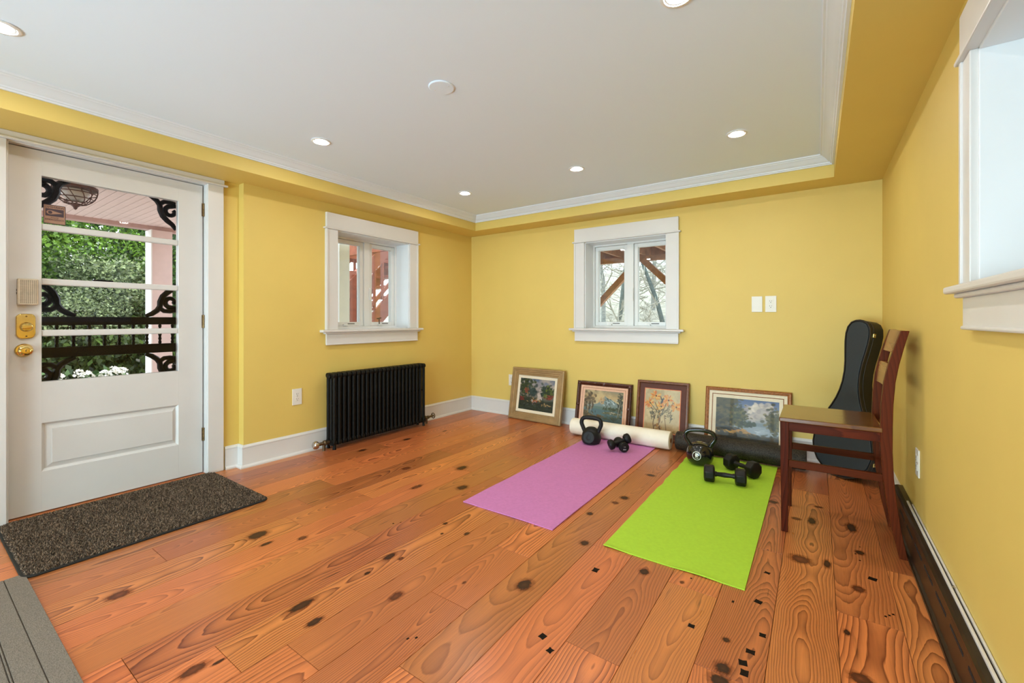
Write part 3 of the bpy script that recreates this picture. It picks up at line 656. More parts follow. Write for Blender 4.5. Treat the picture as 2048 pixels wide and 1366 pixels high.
plate('outlet', 'ivory outlet low on the right wall beside the chair shadow', lambda a, d, z: (W-d, -1.36-a, 0.43+z), 0.075, 0.125, 'outlet')
plate('outlet', 'ivory outlet half hidden behind the champagne framed painting', lambda a, d, z: (0.60+a, -d, 0.40+z), 0.075, 0.125, 'outlet')
plate('blank_plate', 'ivory wall plate peeking above the copper framed landscape', lambda a, d, z: (2.985+a, -d, 0.452+z), 0.105, 0.125, 'blank')
# ------------------------------------------------------------------ radiator
rad = empty('cast_iron_radiator', (0.0, -1.43, 0)); tag(rad, 'black column radiator under the left window', 'radiator')
NSEC = 23; PIT = 0.0458; R0 = -NSEC*PIT/2+PIT/2
sec = MB(); zt_, zb_ = 0.638, 0.034
def capsule(x0, x1, zc, hh, hw):
    # rounded header block in the x-z plane
    pts = []
    for k in range(7): t = -PI/2+PI*k/6; pts.append((x1-hh+hh*math.cos(t), zc+hh*math.sin(t)))
    for k in range(7): t = PI/2+PI*k/6; pts.append((x0+hh+hh*math.cos(t), zc+hh*math.sin(t)))
    sec.prism(pts, -hw, hw, 'XZ')
capsule(0.040, 0.160, zt_-0.022, 0.022, 0.0175); capsule(0.040, 0.160, zb_+0.022, 0.022, 0.0175)
for xx in (0.056, 0.100, 0.144): sec.tube([(xx, 0, zb_+.02), (xx, 0, zt_-.02)], 0.016, 10, sx=0.92, sy=0.92)
for xx in (0.078, 0.122): sec.box(xx-.007, xx+.007, -.006, .006, .36, .372)
for zc in (zt_-.03, zb_+.03): sec.lathe([(0.014, -PIT/2-.001), (0.014, PIT/2+.001)], (0.1, 0, zc), 'Y', 10)
s0 = sec.build('section', M['iron'], rad, smooth=50, bevel=0.003)
for i in range(NSEC):
    if i == 0: s0.location = (0, R0, 0)
    else: inst(s0, 'section', (0, R0+i*PIT, 0), rad)
for i in (0, NSEC-1):
    for xx in (0.056, 0.144):
        MB().tube([(xx, R0+i*PIT, zb_+.03), (xx, R0+i*PIT, .02), (xx, R0+i*PIT, .0)], [.014, .012, .015], 10).build('foot', M['iron'], rad, smooth=50)
ye = R0-PIT/2
MB().lathe([(0.02, 0), (0.022, -0.004), (0.018, -0.010), (0.012, -0.012), (0.001, -0.012)], (0.1, ye, zt_-.03), 'Y', 16).build('end_plug', M['iron'], rad, smooth=40)
# near valve
v1 = MB().tube([(0.1, ye, .062), (0.1, ye-.035, .062)], .016, 12).lathe([(0.020, -.050), (0.024, -.046), (0.024, -.034), (0.020, -.030)], (0.1, ye, .062), 'Y', 8).tube([(0.1, ye-.045, .062), (0.1, ye-.045, .0)], .013, 10).tube([(0.1, ye-.045, .062), (0.1, ye-.10, .062)], .014, 12).build('valve', M['bronze'], rad, smooth=45)
MB().lathe([(0.012, -.100), (0.030, -.104), (0.034, -.114), (0.030, -.132), (0.022, -.138), (0.001, -.139)], (0.1, ye, .062), 'Y', 18).build('valve_knob', M['nickel'], v1, smooth=45)
yf = -ye
v2 = MB().tube([(0.1, yf, .062), (0.1, yf+.05, .062)], .015, 12).lathe([(0.018, .030), (0.023, .034), (0.023, .050), (0.018, .054)], (0.1, yf, .062), 'Y', 8).tube([(0.1, yf+.06, .062), (0.1, yf+.06, .0)], .013, 10).tube([(0.1, yf+.05, .062), (0.1, yf+.15, .065)], .011, 12).lathe([(0.012, .07), (0.018, .075), (0.018, .09), (0.012, .095)], (0.1, yf, .062), 'Y', 8).build('valve', M['bronze'], rad, smooth=45)
wh = MB(); c_ = Vector((0.1, yf+.158, .066))
wh.tube([c_+Vector((.026*math.cos(t), 0, .026*math.sin(t))) for t in [2*PI*k/16 for k in range(16)]], .005, 6, closed=True, ref=(0, 1, 0))
for k in range(4): t = PI/4+k*PI/2; wh.tube([c_, c_+Vector((.026*math.cos(t), 0, .026*math.sin(t)))], .003, 5)
wh.tube([c_-Vector((0, .012, 0)), c_+Vector((0, .006, 0))], .008, 8)
wh.build('hand_wheel', M['bronze'], v2, smooth=50)
# ------------------------------------------------------------------ baseboard heater on the right wall
ht = empty('baseboard_heater', (W, -3.0, 0)); tag(ht, 'long dark brown slotted baseboard heater along the right wall', 'heater')
HY0, HY1 = -2.9, 2.09     # local y range
prof = [(-0.0002, 0.004), (-0.044, 0.004), (-0.044, 0.020), (-0.036, 0.028), (-0.036, 0.150), (-0.040, 0.172), (-0.034, 0.184), (-0.022, 0.188), (-0.0002, 0.188)]
MB().prism(prof, HY0, HY1, 'XZ').build('cover', M['heater'], ht, bevel=.002)
yy_ = HY0+0.12
while yy_ < HY1-0.2:
    MB().box(-0.0372, -0.034, yy_, yy_+0.15, 0.112, 0.124).build('slot', M['slot'], ht, bevel=.0008); 
    yy_ += 0.205
MB().box(-0.0475, -0.043, HY0, HY1, 0.004, 0.016).build('bottom_lip', M['heater'], ht, bevel=.001)
ra = empty('wire_raceway', (W, -3.0, 0.188)); tag(ra, 'pair of thin white cable raceways resting along the heater top', 'raceway')
MB().box(-0.021, -0.013, -2.9, 1.80, 0.0005, 0.010).build('channel', M['trim'], ra, bevel=.0015); MB().box(-0.0075, -0.001, -2.9, 1.76, 0.0005, 0.010).build('channel', M['trim'], ra, bevel=.0015)
MB().tube([(-0.014, 0.95, .010), (-0.010, 0.955, .016), (-0.006, 0.95, .010)], .002, 6).build('clip', M['nickel'], ra)
# ------------------------------------------------------------------ exercise mats
def mat_obj(name, x0, x1, y0_, y1_, mat, label, ripple, crease, jag=0.0):
    nx, ny = 14, 110; v = []; f = []; rr = random.Random(5)
    t = 0.0055
    ph = [rr.uniform(-0.004, 0.004) for _ in range(ny+1)]
    for side in (1, 0):
        for j in range(ny+1):
            for i in range(nx+1):
                u = i/nx; w = j/ny; x = x0+(x1-x0)*u; y = y0_+(y1_-y0_)*w
                if jag and i == 0: x += jag*math.sin(w*26)*0.5*(w > 0.35)*(w < .9)+jag*0.5*math.sin(w*61)*(w > .4)
                z = 0.0003+(t if side else 0)
                z += ripple*max(0, math.sin(w*46+0.6*math.sin(u*3)+u*1.3))*(0.15+0.85*w)*(1-u)**0.5
                if j == 0: z += 0.004*max(0, math.sin(u*9.5+1.2))*(1 if ripple else 0.25)
                if side and crease: z += 0
                if crease: z += crease*(1-abs(((w*7) % 2)-1))+crease*.6*(1-abs(u*2-1))
                v.append((x, y, z))
    n1 = (nx+1)*(ny+1)
    for j in range(ny):
        for i in range(nx):
            a = j*(nx+1)+i; b = a+1; c = b+nx+1; d = a+nx+1
            f.append((a, b, c, d)); f.append((n1+d, n1+c, n1+b, n1+a))
    edge = [i for i in range(nx+1)]+[j*(nx+1)+nx for j in range(1, ny+1)]+[ny*(nx+1)+i for i in range(nx-1, -1, -1)]+[j*(nx+1) for j in range(ny-1, 0, -1)]
    for k in range(len(edge)):
        a, b = edge[k], edge[(k+1) % len(edge)]; f.append((a, n1+a, n1+b, b))
    o = MB().add(v, f).build(name, mat, smooth=40, loc=((x0+x1)/2, (y0_+y1_)/2, 0)); tag(o, label, 'exercise mat'); return o
mat_obj('exercise_mat', 1.726, 2.336, -2.112, -0.372, M['purple'], 'purple exercise mat lying under the matte kettlebell', 0.0, 0.0030)
mat_obj('exercise_mat', 2.612, 3.216, -2.106, -0.330, M['green'], 'lime green exercise mat under the hex dumbbells', 0.0022, 0.0, 0.006)
# ------------------------------------------------------------------ foam rollers
def roller(name, x0, x1, yc, r, mat, label, z0=0.0):
    o = empty(name, ((x0+x1)/2, yc, z0)); tag(o, label, 'foam roller'); L = (x1-x0)/2
    MB().lathe([(0.018, -L+.002), (r-.010, -L), (r-.003, -L+.003), (r, -L+.012), (r, L-.012), (r-.003, L-.003), (r-.010, L), (0.018, L-.002)], (0, 0, r), 'X', 40).build('foam_body', mat, o, smooth=45)
    for s in (-1, 1): MB().lathe([(0.001, 0), (0.020, 0), (0.020, s*.001), (0.001, s*.001)], (s*(L-.0015), 0, r), 'X', 20).build('end_hole', M['core'] if mat is M['foamw'] else M['slot'], o)
roller('foam_roller', 1.548, 2.458, -0.345, 0.0745, M['foamw'], 'cream white foam roller lying before the small paintings', 0.0075)
roller('foam_roller', 2.492, 3.392, -0.300, 0.0745, M['foamb'], 'black speckled foam roller lying before the copper framed landscape', 0.0085)
# ------------------------------------------------------------------ kettlebells
def handle_path(pts): 
    out = []
    P = [Vector(p) for p in pts]
    for i in range(len(P)-1):
        p0 = P[max(i-1, 0)]; p1 = P[i]; p2 = P[i+1]; p3 = P[min(i+2, len(P)-1)]
        for k in range(6):
            t = k/6; out.append(0.5*((2*p1)+(-p0+p2)*t+(2*p0-5*p1+4*p2-p3)*t*t+(-p0+3*p1-3*p2+p3)*t**3))
    out.append(P[-1]); return out
k1 = empty('kettlebell', (1.832, -0.545, 0.0085), (0, 0, 0.12)); tag(k1, 'matte black kettlebell with a blank round face on the purple mat', 'kettlebell')
pf = [(0.001, 0), (0.062, 0), (0.074, .006), (0.084, .030), (0.084, .060), (0.074, .095), (0.056, .122), (0.034, .136), (0.001, .140)]
MB().lathe(pf, n=36).build('bell', M['kbmatte'], k1, smooth=50)
hp = handle_path([(-.058, 0, .095), (-.076, 0, .135), (-.088, 0, .170), (-.078, 0, .205), (-.045, 0, .219), (0, 0, .222), (.045, 0, .219), (.078, 0, .205), (.088, 0, .170), (.076, 0, .135), (.058, 0, .095)])
MB().tube(hp, 0.0175, 14, ref=(0, 1, 0)).build('handle', M['kbmatte'], k1, smooth=60)
MB().lathe([(0.058, .026), (0.054, -.004), (0.051, -.009), (0.048, -.0095), (0.046, -.007), (0.001, -.007)], (0, 0, 0), 'Y', 30).xf(Matrix.Translation((0, -.072, .066)) @ Matrix.Rotation(math.radians(-10), 4, 'X')).build('face_boss', M['kbmatte'], k1, smooth=40)
k2 = empty('kettlebell', (2.733, -0.585, 0.0088), (0, 0, 0.16)); tag(k2, 'glossy black round kettlebell with a white ring logo on the green mat', 'kettlebell')
pf = [(0.001, 0), (0.050, 0), (0.066, .004), (0.086, .025), (0.0955, .055), (0.0965, .078), (0.090, .110), (0.075, .135), (0.052, .153), (0.026, .162), (0.001, .164)]
MB().lathe(pf, n=44).build('bell', M['kbgloss'], k2, smooth=60)
hp = handle_path([(-.062, 0, .115), (-.080, 0, .155), (-.101, 0, .190), (-.099, 0, .222), (-.070, 0, .243), (0, 0, .252), (.070, 0, .243), (.099, 0, .222), (.101, 0, .190), (.080, 0, .155), (.062, 0, .115)])
MB().tube(hp, 0.0155, 14, ref=(0, 1, 0)).build('handle', M['kbgloss'], k2, smooth=60)
# logo wraps onto the round flank: project flat shapes onto the profile
def kb_wrap(u, v, off=.0006):
    z = .080+v
    prz = [(p[1], p[0]) for p in pf]
    r = np.interp(z, [a for a, b in prz], [b for a, b in prz])
    th = -PI/2-0.20+u/max(r, .02); return ((r+off)*math.cos(th), (r+off)*math.sin(th), z)
rg = MB(); n_ = 48; v = []; f = []
for k in range(n_):
    t = 2*PI*k/n_
    for rr in (.0270, .0305): v.append(kb_wrap(rr*math.cos(t), rr*math.sin(t)))
for k in range(n_): a = 2*k; b = 2*((k+1) % n_); f.append((a, a+1, b+1, b))
rg.add(v, f).build('logo_ring', M['print'], k2)
def wrapmesh(name, rects, par, mat):
    mb = MB()
    for (a, b, c, d) in rects:
        nx = max(1, int((b-a)/.004)); v = []; f = []
        for j in (c, d):
            for i in range(nx+1): v.append(kb_wrap(a+(b-a)*i/nx, j, .0008))
        for i in range(nx): f.append((i, i+1, nx+2+i, nx+1+i))
        mb.add(v, f)
    return mb.build(name, mat, par)
wrapmesh('logo_mark', [(-.009, .009, .012, .019), (-.009, -.004, -.002, .012), (.003, .009, .004, .012), (-.004, .003, -.002, .005), (.003, .009, -.006, .001), (-.009, .003, -.006, -.002), (-.0015, .0015, .0065, .010)], k2, M['print'])
t_ = text_mesh('weight_lettering', '10LB', .0125, M['print'], k2, Matrix.Identity(4))
for vv in t_.data.vertices: vv.co = Vector(kb_wrap(vv.co.x, vv.co.y-.0145, .0008+(0.0004 if vv.co.z > 0 else 0)))
# ------------------------------------------------------------------ dumbbells
def hexdb(loc, rotz, L, r, label, n=8):
    o = empty('dumbbell', loc, (0, 0, rotz)); tag(o, label, 'dumbbell', 'hex dumbbells')
    hw = L*0.27
    for s in (-1, 1):
        x0_, x1_ = (L/2-hw, L/2) if s > 0 else (-L/2, -L/2+hw)
        pr = [(r*.55, x0_), (r*.90, x0_+.004), (r, x0_+.012), (r, x1_-.012), (r*.90, x1_-.004), (r*.55, x1_)]
        m = MB().lathe(pr, (0, 0, 0), 'X', n).xf(Matrix.Rotation(PI/n, 4, 'X')); m.xf(Matrix.Translation((0, 0, r*math.cos(PI/n))))
        m.build('head', M['rubber'], o, bevel=.004, smooth=30)
    zc = r*math.cos(PI/n)
    pr = [(0.017, -L/2+hw-.004), (0.017, -L/2+hw+.008), (0.0135, -L/2+hw+.014), (0.0165, 0), (0.0135, L/2-hw-.014), (0.017, L/2-hw-.008), (0.017, L/2-hw+.004)]
    MB().lathe(pr, (0, 0, zc), 'X', 18).build('grip', M['rubber'], o, smooth=50)
    return o
hexdb((2.953, -0.905, 0.0085), 0.17, 0.255, 0.056, 'black hex dumbbell lying nearest on the green mat')
hexdb((3.020, -0.635, 0.0085), -0.60, 0.245, 0.058, 'black hex dumbbell behind the nearest one on the green mat')
def smalldb(loc, rot, label):
    o = empty('dumbbell', loc, rot); tag(o, label, 'dumbbell', 'small dumbbells on the purple mat'); L = .19; r = .041
    for s in (-1, 1):
        m = MB().lathe([(0.016, -.026), (r*.72, -.024), (r, -.010), (r, .014), (r*.86, .022), (r*.5, .025), (0.001, .0255)], (0, 0, 0), 'X', 24)
        if s < 0: m.xf(Matrix.Rotation(PI, 4, 'Z'))
        m.xf(Matrix.Translation((s*(L/2-.025), 0, 0))); h = m.build('head', M['neoprene'], o, smooth=40)
    MB().lathe([(0.017, -L/2+.03), (0.015, -L/2+.045), (0.0165, 0), (0.015, L/2-.045), (0.017, L/2-.03)], (0, 0, 0), 'X', 18).build('grip', M['neoprene'], o, smooth=50)
    box(L/2+.0004, L/2+.0009, -.012, .012, -.020, -.012).build('weight_mark', M['printg'], o); box(L/2+.0004, L/2+.0009, -.006, -.001, .002, .008).build('weight_mark', M['printg'], o); box(L/2+.0004, L/2+.0009, .003, .008, .002, .008).build('weight_mark', M['printg'], o)
    return o
smalldb((2.118, -0.583, 0.0510), (0, 0, math.atan2(-.17, .134)), 'small round black dumbbell resting flat beneath its twin')
smalldb((2.120, -0.630, 0.0860), (0, math.radians(-18), math.atan2(.11, .12)), 'small round black dumbbell lying crosswise on top of its twin')
# ------------------------------------------------------------------ chair
ch = empty('wooden_chair', (3.55, -1.235, 0)); tag(ch, 'dark mahogany dining chair with two back slats standing against the right wall', 'chair')
def C(p): return (p[0]-3.55, p[1]+1.235, p[2])
YN, YF = -1.442, -1.028; LW = 0.036
for ys in (YN, YF-LW):
    v = []
    MB().add([C(p) for p in [(3.302, ys+.003, 0), (3.331, ys+.003, 0), (3.331, ys+LW-.003, 0), (3.302, ys+LW-.003, 0), (3.297, ys, .564), (3.335, ys, .564), (3.335, ys+LW, .564), (3.297, ys+LW, .564)]],
             [(3, 2, 1, 0), (4, 5, 6, 7), (0, 1, 5, 4), (1, 2, 6, 5), (2, 3, 7, 6), (3, 0, 4, 7)]).build('front_leg', M['chair'], ch, bevel=.002)
    ctr = [(3.776, 0, .030), (3.752, .12, .033), (3.735, .24, .036), (3.722, .36, .040), (3.716, .48, .043), (3.716, .60, .044), (3.719, .70, .043), (3.727, .80, .041), (3.741, .88, .038), (3.760, .96, .034), (3.781, 1.037, .029)]
    n = len(ctr); pts = [(x-w/2-3.55, z) for x, z, w in ctr]+[(x+w/2-3.55, z) for x, z, w in reversed(ctr)]
    # build as strip so the faces stay quads
    vv = []; ff = []
    for x, z, w in ctr:
        for a in (-1, 1):
            for b in (0, 1): vv.append((x+a*w/2-3.55, ys+b*LW+1.235, z))
    for i in range(n-1):
        o_ = i*4; p_ = o_+4
        ff += [(o_, p_, p_+1, o_+1), (o_+2, o_+3, p_+3, p_+2), (o_, o_+2, p_+2, p_), (o_+1, p_+1, p_+3, o_+3)]
    ff += [(0, 1, 3, 2), (n*4-4, n*4-2, n*4-1, n*4-3)]
    MB().add(vv, ff).build('back_post', M['chair'], ch, bevel=.003)
    MB().bar(C((3.333, ys+LW/2, .352)), C((3.705, ys+LW/2, .352)), .020, .036).build('side_stretcher', M['chairx'], ch, bevel=.003)
    MB().bar(C((3.333, ys+LW/2, .541)), C((3.700, ys+LW/2, .541)), .022, .044).build('side_apron', M['chairx'], ch, bevel=.002)
MB().box(3.303-3.55, 3.325-3.55, YN+LW+1.235, YF-LW+1.235, .519, .563).build('front_apron', M['chairx'], ch, bevel=.002)
MB().box(3.705-3.55, 3.727-3.55, YN+LW+1.235, YF-LW+1.235, .519, .563).build('rear_apron', M['chairx'], ch, bevel=.002)
MB().box(3.293-3.55, 3.702-3.55, YN-.002+1.235, YF+.002+1.235, .564, .586).build('seat', M['seat'], ch, bevel=.004, seg=3)
def slat(z0, z1):
    def xc(z): return float(np.interp(z, [.60, .70, .80, .88, .96, 1.037], [3.716, 3.719, 3.727, 3.741, 3.760, 3.781]))
    vv = []; ff = []; ny = 8
    for j in range(ny+1):
        y = YN+LW-.002+(YF-YN-2*LW+.004)*j/ny; cv = 0.012*(1-((j/ny-.5)*2)**2)
        for z in (z0, (z0+z1)/2, z1):
            for a in (-1, 1): vv.append((xc(z)+a*.010+cv-.004-3.55, y+1.235, z))
    for j in range(ny):
        a = j*6; b = a+6
        ff += [(a, a+2, b+2, b), (a+2, a+4, b+4, b+2), (a+1, b+1, b+3, a+3), (a+3, b+3, b+5, a+5), (a, b, b+1, a+1), (a+4, a+5, b+5, b+4)]
    ff += [(0, 1, 3, 2), (2, 3, 5, 4), (ny*6, ny*6+2, ny*6+3, ny*6+1), (ny*6+2, ny*6+4, ny*6+5, ny*6+3)]
    MB().add(vv, ff).build('back_slat', M['slat'], ch, bevel=.002)
slat(.928, 1.036); slat(.762, .872)
# ------------------------------------------------------------------ instrument case in the corner
tilt = Matrix.Translation((3.565, -0.325, 0.012)) @ Matrix.Rotation(math.radians(-38), 4, 'Z') @ Matrix.Rotation(0.075, 4, 'Y') @ Matrix.Rotation(-0.095, 4, 'X')
gc = empty('instrument_case'); gc.matrix_world = tilt; tag(gc, 'black banjo shaped hard case leaning in the right corner behind the chair', 'instrument case')
half = [(0.0, 0.000), (0.055, 0.006), (0.110, 0.030), (0.155, 0.068), (0.186, 0.118), (0.200, 0.178), (0.198, 0.240), (0.184, 0.300), (0.160, 0.360), (0.132, 0.420), (0.106, 0.475), (0.083, 0.530), (0.066, 0.590), (0.056, 0.650), (0.053, 0.720), (0.058, 0.790), (0.068, 0.860), (0.077, 0.930), (0.079, 0.985), (0.072, 1.030), (0.053, 1.062), (0.026, 1.076), (0.0, 1.080)]
out = half+[(-x, z) for x, z in reversed(half[1:-1])]
CDP = 0.125
MB().prism(out, 0.004, CDP, 'XZ').build('shell', M['caseside'], gc, smooth=40)
ins = []
for i, (x, z) in enumerate(out):
    a = Vector(out[i-1]); b = Vector(out[(i+1) % len(out)]); d = (b-a).normalized(); nrm = Vector((-d.y, d.x)); ins.append((x+nrm.x*.009, z+nrm.y*.009))
MB().prism(ins, -0.004, 0.006, 'XZ').build('lid', M['casefront'], gc, smooth=40, bevel=.003)
MB().tube([(x, 0.002, z) for x, z in out], .0055, 6, closed=True, ref=(0, 1, 0)).build('piping', M['piping'], gc, smooth=60)
MB().tube([(x*.995, .034, z) for x, z in out], .0025, 5, closed=True, ref=(0, 1, 0)).build('seam', M['piping'], gc, smooth=60)
for z_ in (.985, .150):
    x_ = float(np.interp(z_, [q[1] for q in half], [q[0] for q in half]))
    l_ = MB().box(x_-.002, x_+.006, .022, .046, z_-.013, z_+.013).build('latch', M['brass'], gc, bevel=.002)
    MB().lathe([(0.001, 0), (.006, 0), (.005, .004), (.001, .005)], (x_+.005, .034, z_), 'X', 12).build('latch_stud', M['nickel'], l_, smooth=40)
# ------------------------------------------------------------------ doormat and runner
dm = empty('doormat', (0.345, -3.255, 0)); tag(dm, 'brown shaggy doormat with black binding before the entry door', 'doormat')
X2, Y2, RC = 0.400, 0.503, 0.045
def rrect(x2, y2, r, n=6):
    p = []
    for cx, cy, a in ((x2-r, y2-r, 0), (-x2+r, y2-r, 90), (-x2+r, -y2+r, 180), (x2-r, -y2+r, 270)):
        for k in range(n+1): t = math.radians(a+90*k/n); p.append((cx+r*math.cos(t), cy+r*math.sin(t)))
    return p
MB().prism(rrect(X2, Y2, RC), 0.0003, 0.009, 'XY').build('backing', M['binding'], dm, bevel=.003)
rt = np.random.default_rng(3)
def tufts(n, mat):
    v = []; f = []
    for k in range(n):
        x, y = rt.uniform(-X2+.012, X2-.012), rt.uniform(-Y2+.012, Y2-.012)
        if abs(x) > X2-RC and abs(y) > Y2-RC and math.hypot(abs(x)-X2+RC, abs(y)-Y2+RC) > RC-.012: continue
        b = rt.uniform(.0025, .0045); lx, ly = rt.normal(0, .005, 2); h = .009+rt.uniform(.006, .013); a = rt.uniform(0, 6.28); o = len(v)
        for q in range(3): v.append((x+b*math.cos(a+q*2.094), y+b*math.sin(a+q*2.094), .0085))
        v.append((x+lx, y+ly, h)); f += [(o, o+1, o+3), (o+1, o+2, o+3), (o+2, o, o+3)]
    return MB().add(v, f)
tufts(26000, M['pile']).build('pile', M['pile'], dm, kind='stuff'); tufts(15000, M['pile2']).build('pale_pile', M['pile2'], dm, kind='stuff')
rg = empty('runner_rug', (1.35, -4.15, 0)); tag(rg, 'flat grey runner rug with stitched stripes in the lower left corner', 'rug')
RX, RY = 0.66, 0.408
edges = [0.408, 0.350, 0.342, 0.292, 0.284, 0.180, 0.172, -0.172, -0.180, -0.284, -0.292, -0.342, -0.350, -0.408]
box(-RX, RX, -RY, RY, .0003, .0045).build('backing', M['rugline'], rg, bevel=.001)
bands = [(0.350, 0.408), (0.290, 0.347), (0.283, 0.287), (0.178, 0.280), (-0.174, 0.174), (-0.280, -0.178), (-0.347, -0.283), (-0.408, -0.350)]
for a, b in bands: box(-RX, RX, a, b, .0042, .0078).build('woven_band', M['rug'], rg, bevel=.001)
# ------------------------------------------------------------------ framed pictures
def fbm(h, w, scale, seed, oct=4):
    rr = np.random.default_rng(seed); out = np.zeros((h, w)); amp = 1
    for o in range(oct):
        n = max(2, int(scale*2**o)); g = rr.random((n+2, n+2))
        yi = np.linspace(0, n, h); xi = np.linspace(0, n, w); y0_ = yi.astype(int); x0_ = xi.astype(int); fy = (yi-y0_)[:, None]; fx = (xi-x0_)[None, :]
        fy = fy*fy*(3-2*fy); fx = fx*fx*(3-2*fx)
        a = g[y0_][:, x0_]; b = g[y0_][:, x0_+1]; c = g[y0_+1][:, x0_]; d = g[y0_+1][:, x0_+1]
        out += amp*((a*(1-fx)+b*fx)*(1-fy)+(c*(1-fx)+d*fx)*fy); amp *= .5
    return out/out.max()
class Canvas:
    def __init__(s, h, w, seed): s.h, s.w = h, w; s.a = np.zeros((h, w, 3)); s.r = np.random.default_rng(seed); s.Y, s.X = np.mgrid[0:h, 0:w]; s.u = s.X/(w-1); s.v = 1-s.Y/(h-1)
    def grad(s, stops):
        vs_ = [p for p, c in stops]
        for k in range(3): s.a[..., k] = np.interp(s.v, vs_, [c[k] for p, c in stops])
    def noise(s, sc, col, lo, hi, seed, mask=None, amt=1.0):
        n = fbm(s.h, s.w, sc, seed); m = np.clip((n-lo)/(hi-lo), 0, 1)*amt
        if mask is not None: m = m*mask
        s.a = s.a*(1-m[..., None])+np.array(col)*m[..., None]
    def dab(s, u, v, ru, rv, col, ang=0, amt=1.0):
        dx = (s.u-u); dy = (s.v-v); c, sn = math.cos(ang), math.sin(ang); a = (dx*c+dy*sn)/ru; b = (-dx*sn+dy*c)/rv
        m = np.clip(2.8-2.8*np.sqrt(a*a+b*b), 0, 1)*amt; s.a = s.a*(1-m[..., None])+np.array(col)*m[..., None]
    def spray(s, n, u, v, su, sv, ru, rv, cols, ang=0, js=.5, vmax=1.0):
        for k in range(n):
            c = np.array(cols[s.r.integers(len(cols))])*s.r.uniform(1-js*.5, 1+js*.5)
            s.dab(s.r.normal(u, su), min(vmax, s.r.normal(v, sv)), ru*s.r.uniform(.6, 1.4), rv*s.r.uniform(.6, 1.4), np.clip(c, 0, 1), ang+s.r.normal(0, .5), s.r.uniform(.6, 1))
    def poly(s, pts, col, soft=0.02):
        top = np.interp(s.u, [p[0] for p in pts], [p[1] for p in pts]); m = np.clip((top-s.v)/soft+.5, 0, 1); s.a = s.a*(1-m[..., None])+np.array(col)*m[..., None]
def srgb(r, g, b): return tuple(((c/255)/12.92 if c/255 <= .04045 else ((c/255+.055)/1.055)**2.4) for c in (r, g, b))
def paint_garden(c):
    c.grad([(0, srgb(52, 62, 48)), (.3, srgb(70, 80, 60)), (.5, srgb(150, 140, 130)), (.75, srgb(176, 168, 165)), (.9, srgb(120, 130, 150)), (1, srgb(92, 108, 135))])
    c.noise(4, srgb(200, 185, 170), .5, .8, 1, (c.v > .5)*1.0, .8)
    c.spray(260, .18, .72, .10, .16, .036, .036, [srgb(45, 58, 42), srgb(80, 92, 45), srgb(60, 74, 50)]); c.spray(70, .40, .58, .07, .07, .04, .05, [srgb(70, 90, 85), srgb(50, 70, 66)])
    c.spray(60, .70, .62, .04, .10, .035, .05, [srgb(40, 58, 50), srgb(62, 82, 66)]); c.spray(90, .88, .62, .07, .09, .04, .05, [srgb(50, 66, 40), srgb(110, 120, 50), srgb(45, 60, 40)])
    c.poly([(0, .34), (.3, .42), (.55, .38), (.75, .30), (1, .36)], srgb(54, 62, 44), .05)
    c.spray(30, .20, .60, .04, .06, .02, .03, [srgb(150, 110, 75), srgb(140, 60, 50)]); c.spray(26, .88, .46, .05, .03, .03, .025, [srgb(150, 70, 45), srgb(120, 55, 40)])
    c.spray(22, .08, .35, .04, .04, .025, .02, [srgb(130, 50, 40)]); c.spray(40, .52, .30, .10, .04, .04, .015, [srgb(190, 160, 110), srgb(160, 130, 80)], -.35)
    c.spray(28, .46, .26, .05, .03, .02, .02, [srgb(180, 95, 50), srgb(200, 200, 205), srgb(150, 70, 50)]); c.spray(20, .78, .20, .08, .03, .04, .012, [srgb(170, 145, 100)], -.2)
    c.spray(60, .5, .12, .3, .08, .05, .03, [srgb(40, 48, 34), srgb(58, 66, 40), srgb(70, 80, 70)])
    c.spray(18, .58, .52, .03, .08, .02, .06, [srgb(205, 190, 180)])
